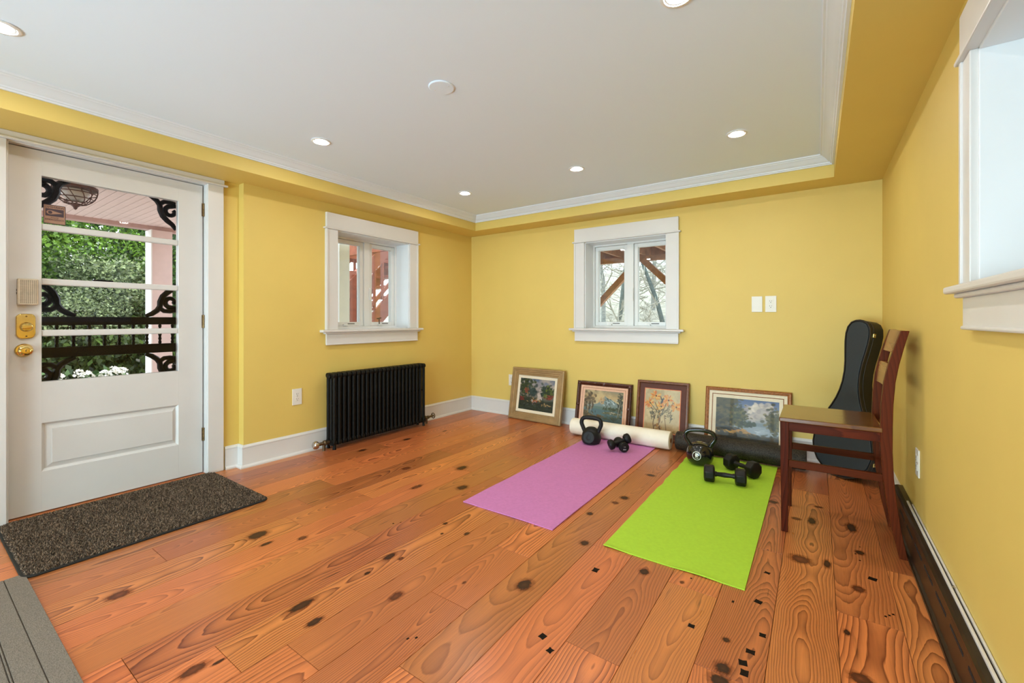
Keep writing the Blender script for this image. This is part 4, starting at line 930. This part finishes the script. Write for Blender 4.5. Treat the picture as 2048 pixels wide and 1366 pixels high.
def paint_mountain(c):
    c.grad([(0, srgb(120, 105, 70)), (.25, srgb(110, 120, 105)), (.4, srgb(100, 140, 145)), (.5, srgb(150, 165, 155)), (.62, srgb(205, 190, 150)), (.8, srgb(200, 170, 120)), (1, srgb(150, 145, 120))])
    c.noise(5, srgb(225, 200, 150), .45, .8, 5, (c.v > .55)*1.0, .7)
    c.poly([(0, .50), (.35, .58), (.45, .72), (.54, .84), (.62, .76), (.75, .70), (1, .56)], srgb(140, 155, 150), .02)
    c.spray(30, .47, .70, .04, .05, .03, .02, [srgb(215, 180, 130), srgb(200, 160, 110)], .9); c.spray(40, .66, .66, .09, .05, .04, .012, [srgb(190, 205, 205), srgb(95, 110, 105)], -.6)
    c.poly([(0, .46), (.3, .50), (.6, .49), (1, .50)], srgb(110, 135, 125), .04)
    c.spray(60, .75, .44, .12, .03, .012, .05, [srgb(70, 80, 50), srgb(95, 105, 75)]); c.poly([(0, .40), (.3, .42), (.5, .40), (1, .38)], srgb(95, 125, 130), .03)
    c.spray(90, .13, .66, .08, .13, .035, .045, [srgb(110, 90, 60), srgb(85, 75, 50), srgb(130, 110, 80)]); 
    for k in range(5): c.dab(.06+.045*k, .48, .008, .20, srgb(190, 180, 160) if k % 2 else srgb(90, 75, 55), c.r.normal(0, .06))
    c.poly([(0, .36), (.2, .24), (.4, .14), (.5, .06), (1, .02)], srgb(92, 82, 52), .03); c.spray(40, .15, .16, .10, .08, .05, .012, [srgb(140, 120, 75), srgb(70, 62, 40)], -.7)
    c.spray(40, .70, .32, .12, .02, .05, .02, [srgb(120, 120, 85), srgb(85, 95, 60), srgb(200, 195, 175)]); c.spray(50, .75, .16, .14, .05, .06, .015, [srgb(80, 110, 110), srgb(95, 105, 80)], -.2)
    c.spray(80, .93, .62, .035, .18, .022, .05, [srgb(70, 75, 50), srgb(50, 55, 40), srgb(110, 110, 80)]); c.dab(.90, .45, .008, .32, srgb(165, 160, 140), -.14); c.spray(30, .38, .16, .05, .04, .03, .03, [srgb(120, 95, 50), srgb(90, 80, 45)])
def paint_flowers(c):
    c.grad([(0, srgb(205, 180, 130)), (.5, srgb(214, 192, 148)), (1, srgb(196, 180, 142))]); c.noise(7, srgb(228, 208, 160), .5, .8, 9, None, .7); c.noise(14, srgb(170, 150, 110), .6, .9, 10, None, .4)
    G = [srgb(98, 88, 58), srgb(120, 110, 80), srgb(75, 78, 66)]
    for u, v, r in ((.30, .84, .12), (.66, .76, .13), (.14, .66, .11), (.88, .62, .12), (.46, .60, .11)):
        for k in range(34):
            a = c.r.uniform(0, 6.28); rr = r*c.r.uniform(.35, 1); c.dab(u+rr*math.cos(a)*1.05, v+rr*math.sin(a)*.8, .060, .020, np.clip(np.array([srgb(232, 165, 75), srgb(222, 130, 60), srgb(238, 196, 120)][c.r.integers(3)]), 0, 1), math.atan2(math.sin(a)*.7, math.cos(a)), .9)
        c.dab(u+.02, v, .025, .025, srgb(90, 60, 35))
    c.spray(14, .50, .76, .03, .04, .02, .03, [srgb(70, 82, 88)]); c.spray(60, .5, .48, .18, .08, .04, .012, G, .6)
    for u0, u1 in ((.45, .30), (.48, .62), (.50, .80), (.46, .14)):
        for k in range(14): t = k/13; c.dab(.48+(u1-.48)*t, .38+.30*t, .012, .02, G[k % 3], .7)
    for k in range(20): t = k/19; c.dab(.32-.05*math.sin(t*PI), .38-.36*t, .014, .03, srgb(120, 92, 60)); c.dab(.58+.07*t, .38-.36*t, .012, .03, srgb(150, 120, 80))
    c.spray(40, .42, .16, .05, .12, .02, .04, [srgb(120, 90, 55), srgb(190, 140, 70), srgb(140, 110, 80)]); c.spray(24, .5, .02, .3, .02, .04, .012, [srgb(140, 110, 70)])
    c.spray(14, .24, .42, .03, .05, .02, .05, G, .5); c.spray(10, .76, .36, .02, .05, .015, .05, G, -.4)
def paint_lake(c):
    c.grad([(0, srgb(70, 62, 38)), (.3, srgb(120, 105, 70)), (.40, srgb(150, 160, 165)), (.52, srgb(170, 172, 172)), (.65, srgb(200, 190, 180)), (.8, srgb(120, 135, 165)), (1, srgb(88, 108, 150))])
    for u, v, r in ((.55, .74, .12), (.68, .80, .13), (.80, .86, .10), (.88, .72, .14), (.30, .68, .13), (.45, .66, .14), (.96, .66, .12), (.62, .64, .16)):
        c.spray(22, u, v, r*.5, r*.35, .06, .045, [srgb(205, 192, 182), srgb(226, 214, 200), srgb(178, 168, 165)])
    c.poly([(0, .44), (.5, .50), (.7, .49), (.85, .51), (1, .48)], srgb(140, 150, 155), .03); c.poly([(0, .38), (.5, .42), (1, .40)], srgb(165, 175, 182), .03)
    c.spray(420, .10, .72, .10, .20, .05, .05, [srgb(84, 76, 36), srgb(110, 98, 50), srgb(62, 58, 30)]); c.spray(40, .16, .95, .12, .05, .05, .04, [srgb(92, 84, 44)])
    c.spray(340, .38, .58, .060, .11, .03, .028, [srgb(84, 88, 42), srgb(62, 64, 32), srgb(120, 112, 56)]); c.spray(40, .55, .44, .05, .03, .035, .025, [srgb(66, 74, 42)])
    c.spray(280, .94, .52, .06, .12, .032, .032, [srgb(98, 92, 42), srgb(72, 70, 34), srgb(130, 118, 60)])
    c.poly([(0, .30), (.2, .34), (.45, .28), (.7, .20), (1, .22)], srgb(92, 78, 38), .03); c.spray(50, .36, .26, .12, .03, .07, .014, [srgb(205, 160, 75), srgb(190, 140, 60)], -.35)
    c.spray(120, .5, .10, .34, .06, .06, .03, [srgb(62, 58, 30), srgb(84, 74, 36), srgb(48, 46, 26)]); c.spray(30, .12, .30, .12, .02, .06, .02, [srgb(46, 44, 26)]); c.spray(20, .74, .30, .06, .02, .06, .012, [srgb(190, 198, 205)])
def loop(prof, w, h):
    """sweep (inset, y) profile around a w x h rectangle standing in x-z, centred in x"""
    v = []; f = []; n = len(prof)
    for ins_, y in prof: v += [(-w/2+ins_, y, ins_), (w/2-ins_, y, ins_), (w/2-ins_, y, h-ins_), (-w/2+ins_, y, h-ins_)]
    for i in range(n-1):
        for k in range(4): a = i*4+k; b = i*4+(k+1) % 4; f.append((a, b, b+4, a+4))
    return MB().add(v, f)
def picture(label, xc, w, h, theta, rz, layers, painter, seed, yoff=0.0, t=0.03):
    yb_ = -(h*math.sin(theta))-0.006+yoff
    r = empty('framed_picture', (xc, yb_, 0.0006), (-theta, 0, rz)); tag(r, label, 'framed picture', 'framed pictures leaning on the back wall')
    ins_ = 0
    for nm, prof, mat in layers:
        loop([(a, -b) for a, b in prof], w, h).build(nm, mat, r, smooth=30); ins_ = prof[-1][0]; yin = -prof[-1][1]
    box(-w/2+.004, w/2-.004, -.004, -.0005, .004, h-.004).build('backing_board', M['brownmat'], r)
    cw, chh = w-2*ins_+.002, h-2*ins_+.002; nx = 150; ny = max(20, int(nx*chh/cw))
    c = Canvas(ny, nx, seed); painter(c); c.a = np.clip(c.a, 0, 1)**1.12*0.80
    v = [(-cw/2+cw*i/(nx-1), yin+.0005, ins_-.001+chh*(1-j/(ny-1))) for j in range(ny) for i in range(nx)]
    f = [(j*nx+i, (j+1)*nx+i, (j+1)*nx+i+1, j*nx+i+1) for j in range(ny-1) for i in range(nx-1)]
    o = MB().add(v, f).build('canvas', M['paint'], r)
    ca = o.data.color_attributes.new('Col', 'FLOAT_COLOR', 'POINT')
    ca.data.foreach_set('color', np.concatenate([np.clip(c.a, 0, 1).reshape(-1, 3), np.ones((ny*nx, 1))], 1).astype(np.float32).ravel())
    return r
picture('garden path painting in a wide stepped champagne frame with cream liner', 0.977, 0.672, 0.560, 0.165, -0.06,
        [('frame', [(0, 0), (0, .030), (.010, .036), (.022, .035), (.026, .030), (.040, .031), (.046, .026), (.060, .027), (.066, .020), (.078, .021), (.082, .012)], M['pframe1']),
         ('liner', [(.082, .012), (.084, .015), (.112, .011)], M['linen'])], paint_garden, 11, yoff=-.02)
picture('mountain lake painting in a dark ornate frame with pink liner', 1.733, 0.572, 0.474, 0.20, 0.0,
        [('frame', [(0, 0), (0, .020), (.006, .030), (.016, .034), (.026, .030), (.034, .020), (.042, .016)], M['pframe2']),
         ('outer_liner', [(.042, .016), (.044, .018), (.062, .016)], M['pinkliner']), ('fillet', [(.062, .016), (.066, .016)], M['fillet']), ('inner_liner', [(.066, .016), (.084, .010)], M['pinkliner'])], paint_mountain, 12)
fr2 = [o for o in bpy.data.objects if o.name.startswith('framed_picture')][-1]
for (ax_, az_) in ((-.262, .450), (.262, .450), (0, .452), (.262, .24), (-.262, .24)):
    MB().lathe([(0.001, -.0365), (.008, -.036), (.013, -.034), (.017, -.028)], (ax_, 0, az_), 'Y', 10).build('carved_boss', M['pframe2'], fr2, smooth=60)
picture('sketchy sunflower bouquet print in a walnut frame with brown mat', 2.302, 0.460, 0.528, 0.18, 0.0,
        [('frame', [(0, 0), (0, .028), (.006, .031), (.018, .031), (.022, .024), (.026, .016)], M['pframe3']), ('mat_board', [(.026, .016), (.068, .015)], M['brownmat']), ('bevel', [(.068, .015), (.074, .013)], M['coral'])], paint_flowers, 13)
picture('cloudy lake landscape in a copper rope frame with cream liners', 2.980, 0.625, 0.520, 0.19, 0.0,
        [('frame', [(0, 0), (0, .022), (.008, .030), (.016, .030), (.020, .024), (.026, .026), (.030, .018)], M['pframe4']), ('outer_liner', [(.030, .018), (.052, .016)], M['linen']), ('fillet', [(.052, .016), (.054, .019), (.058, .016)], M['fillet']), ('inner_liner', [(.058, .016), (.084, .012)], M['linen'])], paint_lake, 14)
fr4 = [o for o in bpy.data.objects if o.name.startswith('framed_picture')][-1]
rb = MB()
for k in range(60):
    x_ = -.30+.60*k/59; rb.tube([(x_-.005, -.030, .515), (x_+.005, -.030, .507)], .0028, 5)
for s in (-1, 1):
    for k in range(48): z_ = .012+.49*k/47; rb.tube([(s*.307, -.030, z_-.004), (s*.300, -.030, z_+.004)], .0028, 5)
rb.build('rope_moulding', M['pframe4'], fr4, smooth=60)

# ================================================================== outside
gr = box(-40, 40, -40, 45, -0.75, -0.42).build('ground', M['soil']); tag(gr, 'bare ground around the house', None, None, 'structure')
pt_ = box(-3, 7, -16, REAR-0.2, -0.42, -0.06).build('bounce_slab', M['stone']); tag(pt_, 'added paving that bounces light through the added rear doors', None, None, 'structure')  # unseen paving added to throw light up into the room
M['stone'].node_tree.nodes['Principled BSDF'].inputs['Roughness'].default_value = .8
# hill beyond the back wall
hv = []; hf = []; nx, ny = 40, 24
for j in range(ny+1):
    for i in range(nx+1):
        y = 5+30*j/ny; x = -26+44*i/nx; hv.append((x, y, -0.45+max(0, (y-5.5))*0.21+0.25*math.sin(x*.7+y*.4)*min(1, j/3)))
for j in range(ny):
    for i in range(nx): a = j*(nx+1)+i; hf.append((a, a+1, a+nx+2, a+nx+1))
hl = MB().add(hv, hf).build('hillside', M['drygrass'], smooth=60); tag(hl, 'pale leaf covered hillside seen through the back window', None, None, 'structure')
# porch
pc = empty('porch_roof', (0, 0, 2.43)); tag(pc, 'pink beadboard porch ceiling seen through the door glass', 'porch ceiling')
yy_ = -6.0
while yy_ < -1.2:
    box(-4.4, -WT-.02, yy_+.002, yy_+.080, 0, .02).build('board', M['pink'], pc, bevel=.004, seg=1); yy_ += .0825
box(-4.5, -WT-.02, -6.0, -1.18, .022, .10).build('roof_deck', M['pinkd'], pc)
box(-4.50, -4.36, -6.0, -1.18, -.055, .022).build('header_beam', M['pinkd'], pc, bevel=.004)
col_ = empty('porch_column', (-4.43, -1.80, -0.15)); tag(col_, 'square pink porch column with its sunlit face painted white', 'column')
MB().box(-.11, .11, -.115, .125, 0, 2.525).build('shaft', M['pink'], col_, bevel=.004)
MB().box(-.12, .122, -.130, -.115, 0, 2.524).build('sunlit_face', M['white'], col_, bevel=.002)  # white strip paints in the sunlit left face of the pink column
pf_ = box(-4.6, -WT-.02, -6.0, -1.1, -.42, -.15).build('porch_floor', M['stone']); tag(pf_, 'grey porch floor outside the door', None, None, 'structure')
lt = empty('porch_lantern', (-2.46, -3.03, 2.43)); tag(lt, 'rust brown openwork bowl lantern under the porch ceiling', 'lantern')
MB().lathe([(0.001, -.001), (.11, -.001), (.115, -.02), (.15, -.045), (.165, -.05), (.165, -.075), (.15, -.08), (.001, -.08)], n=24).build('canopy', M['lantern'], lt, smooth=40)
MB().lathe([(0.001, -.19), (.05, -.185), (.09, -.155), (.105, -.11), (.10, -.082), (.001, -.081)], n=20).build('globe', M['lampglass'], lt, smooth=60)
cg = MB()
for k in range(6):
    a = 2*PI*k/6; pth = []
    for q in range(9):
        t = q/8*PI/2; pth.append((.165*math.cos(t)*math.cos(a+q*.10), .165*math.cos(t)*math.sin(a+q*.10), -.075-.155*math.sin(t)))
    cg.tube(pth, .005, 5); pth = [(p[0]*math.cos(.3)+p[1]*math.sin(.6), p[1]*math.cos(.6)-p[0]*math.sin(.6), p[2]) for p in pth]; cg.tube(pth, .004, 5)
for rr, z_ in ((.155, -.115), (.13, -.165), (.085, -.21)): cg.tube([(rr*math.cos(2*PI*k/20), rr*math.sin(2*PI*k/20), z_) for k in range(20)], .005, 5, closed=True)
cg.lathe([(0.001, -.275), (.012, -.265), (.02, -.245), (.045, -.225), (.05, -.215), (.001, -.21)], n=12)
cg.build('cage', M['lantern'], lt, smooth=60)
# leafy shrubs and trees beyond the porch
def leaves(n, c, rad, size, seed, shell=0.55, droop=0.0):
    rr = np.random.default_rng(seed); d = rr.normal(size=(n, 3)); d /= np.linalg.norm(d, axis=1)[:, None]
    lump = 1+0.22*np.sin(d[:, 0]*5+seed)*np.cos(d[:, 1]*6)+0.18*np.sin(d[:, 2]*9+seed*2)
    rad_ = (shell+(1-shell)*rr.random(n))*lump
    P = np.array(c)+d*rad_[:, None]*np.array(rad)
    a = rr.normal(size=(n, 3)); a[:, 2] -= droop; a /= np.linalg.norm(a, axis=1)[:, None]; b = np.cross(a, rr.normal(size=(n, 3))); b /= np.linalg.norm(b, axis=1)[:, None]
    s = size*rr.uniform(.6, 1.3, n)[:, None]; w = s*.32
    V = np.stack([P, P+a*s*.5+b*w, P+a*s, P+a*s*.5-b*w], 1).reshape(-1, 3)
    return MB().add(V.tolist(), [(4*i, 4*i+1, 4*i+2, 4*i+3) for i in range(n)])
def shrub(name, label, cat, loc, rad, h, mat, n, size, seed, trunk=True, droop=0, group='trees and shrubs beyond the porch'):
    o = empty(name, loc); tag(o, label, cat, group)
    leaves(n, (0, 0, h), rad, size, seed, droop=droop).build('crown', mat, o, kind='stuff')
    rr = random.Random(seed); st_ = MB()
    for k in range(4): a = rr.uniform(0, 6.28); st_.tube([(.06*math.cos(a), .06*math.sin(a), 0), (.15*math.cos(a), .15*math.sin(a), h*.5), (rad[0]*.5*math.cos(a), rad[1]*.5*math.sin(a), h+rad[2]*.3)], [.05, .04, .015], 6)
    st_.build('stem', M['barkd'], o, smooth=60); return o
shrub('leafy_tree', 'bright green maple filling the upper left of the door glass', 'tree', (-8.6, -3.0, -.42), (1.5, 1.4, 1.3), 3.0, M['leafa'], 17000, .075, 1)
shrub('leafy_tree', 'tall green tree above the white muntin in the middle of the door glass', 'tree', (-9.6, -1.4, -.42), (1.6, 1.6, 1.7), 3.3, M['leafa'], 17000, .08, 2)
shrub('leafy_tree', 'deep green tree beside the pink porch column', 'tree', (-9.4, 0.5, -.42), (1.6, 1.6, 1.8), 2.9, M['leafb'], 14000, .08, 3)
shrub('leafy_shrub', 'pale glossy shrub in the centre of the door glass', 'shrub', (-7.6, -1.75, -.42), (.9, .85, .75), 2.0, M['leafc'], 9000, .062, 4)
shrub('leafy_shrub', 'round pale shrub just above the screen door middle rail', 'shrub', (-7.0, -2.25, -.42), (.8, .75, .6), 1.45, M['leafc'], 8000, .055, 5)
shrub('leafy_shrub', 'dark green shrub on the left behind the screen door', 'shrub', (-7.6, -3.1, -.42), (.9, 1.0, .95), 1.4, M['leafb'], 12000, .062, 6)
shrub('leafy_shrub', 'olive shrub left of the porch column', 'shrub', (-8.0, -0.75, -.42), (.9, .9, 1.2), 1.6, M['leafb'], 11000, .062, 7)
shrub('bamboo_clump', 'drooping bamboo low behind the screen door spindles', 'bamboo', (-6.8, -2.75, -.42), (.8, 1.3, .75), .75, M['bamboo'], 8000, .11, 8, droop=1.6)
shrub('bamboo_clump', 'drooping bamboo low beside the porch column', 'bamboo', (-7.2, -1.35, -.42), (.8, 1.3, .85), .75, M['bamboo'], 8000, .11, 9, droop=1.6)
shrub('leafy_tree', 'dark backdrop tree far behind the shrubs', 'tree', (-12.0, -1.5, -.42), (1.8, 5.0, 3.2), 2.6, M['leafb'], 14000, .20, 10)
fs = empty('flowering_shrub', (-5.3, -2.45, -.53)); tag(fs, 'low shrub with white flower heads at the foot of the door glass', 'shrub')
leaves(900, (0, 0, .48), (.35, .75, .34), .10, 31).build('foliage', M['leafb'], fs, kind='stuff')
rr = random.Random(4)
for k, (dy, dz) in enumerate(((-.42, .70), (-.26, .80), (-.05, .83), (.05, .80), (.33, .84), (.42, .82), (.24, .79), (-.35, .76))):
    fm = MB()
    for q in range(42):
        a = rr.uniform(0, 6.28); b = rr.uniform(-.6, 1.57); p = Vector((math.cos(a)*math.cos(b), math.sin(a)*math.cos(b), math.sin(b)))*.062+Vector((rr.uniform(-.05, .15), dy, dz))
        t1 = Vector((rr.gauss(0, 1), rr.gauss(0, 1), rr.gauss(0, 1))).normalized()*.022; t2 = t1.cross(Vector((rr.gauss(0, 1), rr.gauss(0, 1), rr.gauss(0, 1)))).normalized()*.018
        fm.add([p-t1, p+t2, p+t1, p-t2], [(0, 1, 2, 3)])
    fm.build('flower_head', M['petal'], fs)
ev2 = box(W+WT+.02, W+1.35, -6.2, 0.4, 2.16, 2.30).build('eave_soffit', M['white']); tag(ev2, 'added white overhang shading the right wall window', None, None, 'structure')  # unseen overhang added to cut sky light on the right window reveal
gw = box(W+2.3, W+2.5, -8.0, 0.5, -.42, 2.7).build('sky_blocker_wall', M['bark']); tag(gw, 'added grey wall blocking sky light at the right window', None, None, 'structure')  # unseen wall added to keep the right window reveal from overexposing
# eave and post outside window_1
ev = box(-1.80, -WT-.02, -1.18, -0.05, 2.16, 2.30).build('eave_soffit', M['white']); tag(ev, 'white eave soffit above the left window', None, None, 'structure')
pw = empty('eave_post', (-1.90, -0.47, -.42)); tag(pw, 'white corner post outside the left window', 'post')
MB().box(-.05, .05, -.10, .035, 0, 2.575).build('shaft', M['white'], pw, bevel=.004); MB().box(-.04, .04, .035, .065, 0, 2.575).build('drip_strip', M['siding'], pw, bevel=.002)
# red staircase
sr = empty('outdoor_staircase', (-2.3, 0, -.42)); tag(sr, 'red stained outdoor staircase with balusters seen through the left window', 'staircase')
def zl(y): return 1.31+y*1.0+.0      # top edge of stringers (local z, ground at 0)
for xs in (0.0, -0.95):
    MB().prism([(-1.25, 0.0), (-1.0, 0.0), (1.5, zl(1.5)-.36), (1.5, zl(1.5)), (-1.25, zl(-1.25))], xs-.02, xs+.02, 'YZ').build('stringer', M['redwood'], sr, bevel=.003)
    o1 = MB().bar((xs+.03, -1.15, zl(-1.15)+.78), (xs+.03, 1.5, zl(1.5)+.78), .035, .19).build('hand_rail', M['redwood'], sr, bevel=.003)
    MB().bar((xs, -1.15, zl(-1.15)+.90), (xs, 1.5, zl(1.5)+.90), .14, .03).build('rail_cap', M['redwood'], sr, bevel=.003)
    MB().bar((xs, -1.15, zl(-1.15)+.14), (xs, 1.5, zl(1.5)+.14), .035, .06).build('bottom_rail', M['redwood'], sr, bevel=.003)
    for k in range(17):
        y = -1.05+k*.155; MB().box(xs-.018, xs+.018, y-.018, y+.018, zl(y)+.02, zl(y)+.84).build('baluster', M['redwood'], sr, bevel=.002)
    MB().box(xs-.05, xs+.05, -.12, -.02, 0, zl(-.07)+1.0).build('newel_post', M['redwood'], sr, bevel=.004)
for k in range(13):
    y = -1.15+k*.2; MB().box(-.93, -.02, y-.02, y+.24, zl(y)-.10, zl(y)-.06).build('tread', M['redwood'], sr, bevel=.003)
ld = empty('stair_landing', (-2.8, 1.5, 2.0)); tag(ld, 'red stained landing frame above the outdoor staircase', 'deck')
for k in range(4): MB().bar((-.75+.42*k, -1.15, .22), (-.75+.42*k, 1.6, .22), .045, .16).build('joist', M['redwood'], ld, bevel=.003)
MB().bar((-1.2, -1.20, .24), (.95, -1.20, .24), .05, .20).build('rim_beam', M['redwood'], ld, bevel=.003); MB().bar((-1.2, 1.62, .24), (.95, 1.62, .24), .05, .20).build('rim_beam', M['redwood'], ld, bevel=.003)
for k in range(8): MB().box(-1.2, .95, .05+.2*k, .05+.2*k+.13, .31, .345).build('deck_board', M['redwood'], ld, bevel=.003)
for x_ in (-1.05, .8):
    MB().box(x_-.07, x_+.07, 1.45, 1.59, -2.42, .14).build('post', M['redwood'], ld, bevel=.004)
# brown deck outside window_2
dk = empty('raised_deck', (1.2, 3.0, 0)); tag(dk, 'brown timber deck with diagonal braces outside the back window', 'deck')
MB().bar((-2.6, 0, 2.085), (2.6, 0, 2.085), .09, .085).build('beam', M['browndeck'], dk, bevel=.004)
for k in range(13): x_ = -2.5+.41*k; MB().bar((x_, -2.66, 2.225), (x_, .25, 2.225), .04, .19).build('joist', M['browndeck'], dk, bevel=.003)
for k in range(20): y = -2.66+.146*k; MB().box(-2.6, 2.6, y, y+.135, 2.322, 2.36).build('deck_board', M['browndeck'], dk, bevel=.003)
MB().bar((-2.6, .27, 2.24), (2.6, .27, 2.24), .04, .22).build('rim_joist', M['browndeck'], dk, bevel=.003)
for x_ in (-1.62, 1.05): MB().box(x_-.07, x_+.07, -.07, .07, -.42, 2.04).build('post', M['browndeck'], dk, bevel=.004)
MB().bar((-1.60, -.02, .60), (-.18, -.02, 2.02), .09, .095).build('brace', M['browndeck'], dk, bevel=.004)
MB().bar((1.03, -.02, .98), (-.07, -.02, 2.06), .09, .095).build('brace', M['browndeck'], dk, bevel=.004)
cn = empty('hanging_chain', (1.40, 1.9, 2.30)); tag(cn, 'thin dark chain hanging from the deck outside the back window', 'chain')
for k in range(14):
    zc = -.02-.030*k; MB().tube([((.007*math.cos(t) if k % 2 else 0), (0 if k % 2 else .007*math.cos(t)), zc+.019*math.sin(t)) for t in [2*PI*q/10 for q in range(10)]], .0022, 5, closed=True, ref=(1, .3, 0)).build('link', M['iron'], cn)
# bare trees
def bare_tree(label, loc, h, seed, mt, tw, nb=9, lean=(0, 0)):
    o = empty('bare_tree', loc); tag(o, label, 'tree', 'bare trees outside the back window'); rr = random.Random(seed)
    tr = MB(); br = MB()
    top = Vector((lean[0], lean[1], h)); path = [Vector((0, 0, 0)).lerp(top, t)+Vector((rr.gauss(0, .05), rr.gauss(0, .05), 0))*(t > 0) for t in (0, .25, .5, .75, 1)]
    r0 = h*.010+.022; tr.tube(path, [r0, r0*.85, r0*.6, r0*.4, r0*.15], 7)
    def grow(p, d, L, r, lev):
        q1 = p+d*L*.5+Vector((rr.gauss(0, .06), rr.gauss(0, .06), rr.gauss(0, .05)))*L; q = q1+(d+Vector((rr.gauss(0, .3), rr.gauss(0, .3), rr.gauss(0, .2)))).normalized()*L*.5
        br.tube([p, q1, q], [r, r*.75, r*.35], 4)
        if lev > 0:
            for k in range(4): grow(p.lerp(q, rr.uniform(.35, 1)), (d+Vector((rr.gauss(0, .75), rr.gauss(0, .75), rr.gauss(.1, .6)))).normalized(), L*rr.uniform(.45, .7), r*.55, lev-1)
    for k in range(nb):
        t = rr.uniform(.12, .98); a = rr.uniform(0, 6.28); i = min(3, int(t*4)); p = path[i].lerp(path[i+1], t*4-i)
        grow(p, Vector((math.cos(a), math.sin(a), rr.uniform(.2, 1.2))).normalized(), h*.30*(1.15-t*.6), r0*.35, 3 if k % 2 else 2)
    tr.build('trunk', mt, o, smooth=60); br.build('branches', tw, o, kind='stuff'); return o
bt = [(-1.7, 9.0, 5.5, M['barkd'], 'left of the diagonal brace', (.5, 0)), (-3.2, 11.5, 7, M['bark'], 'at the left edge of the back window', (-.4, 0)), (-.6, 12, 7.5, M['bark'], 'behind the window mullion', (.5, .3)),
      (-.15, 9.2, 5.5, M['barkd'], 'with a dark leaning trunk in the right pane', (-1.6, 0)), (.35, 9.8, 6, M['barkd'], 'with a dark trunk near the right pane centre', (-.9, 0)), (.9, 11, 6.5, M['bark'], 'at the right side of the right pane', (.3, 0)),
      (-4.6, 14, 8, M['bark'], 'far up the hill to the left', (0, 0)), (-2.4, 15, 8, M['bark'], 'far up the hill behind the left pane', (.4, 0)), (-1.2, 17, 8.5, M['bark'], 'far up the hill between the panes', (-.5, 0)), (.2, 15.5, 8, M['bark'], 'far up the hill behind the right pane', (.5, 0))]
for k, (x, y, h, mt, w_, ln) in enumerate(bt): bare_tree('leafless pale tree '+w_, (x, y, -.5+max(0, y-5.5)*.21), h, 40+k, mt, M['twig'], 15, ln)
for k, (x, y) in enumerate(((-2.2, 7.2), (-1.1, 7.6), (-.1, 7.4), (.6, 7.8))):
    o = bare_tree('tangled bleached brush on the slope, '+['leftmost of four', 'second of four from the left', 'third of four from the left', 'rightmost of four'][k], (x, y, -.5+max(0, y-5.5)*.21), 1.5, 70+k, M['twig'], M['twig'], 16); o.name = 'brush_shrub'; o['category'] = 'shrub'; o['group'] = 'brush outside the back window'
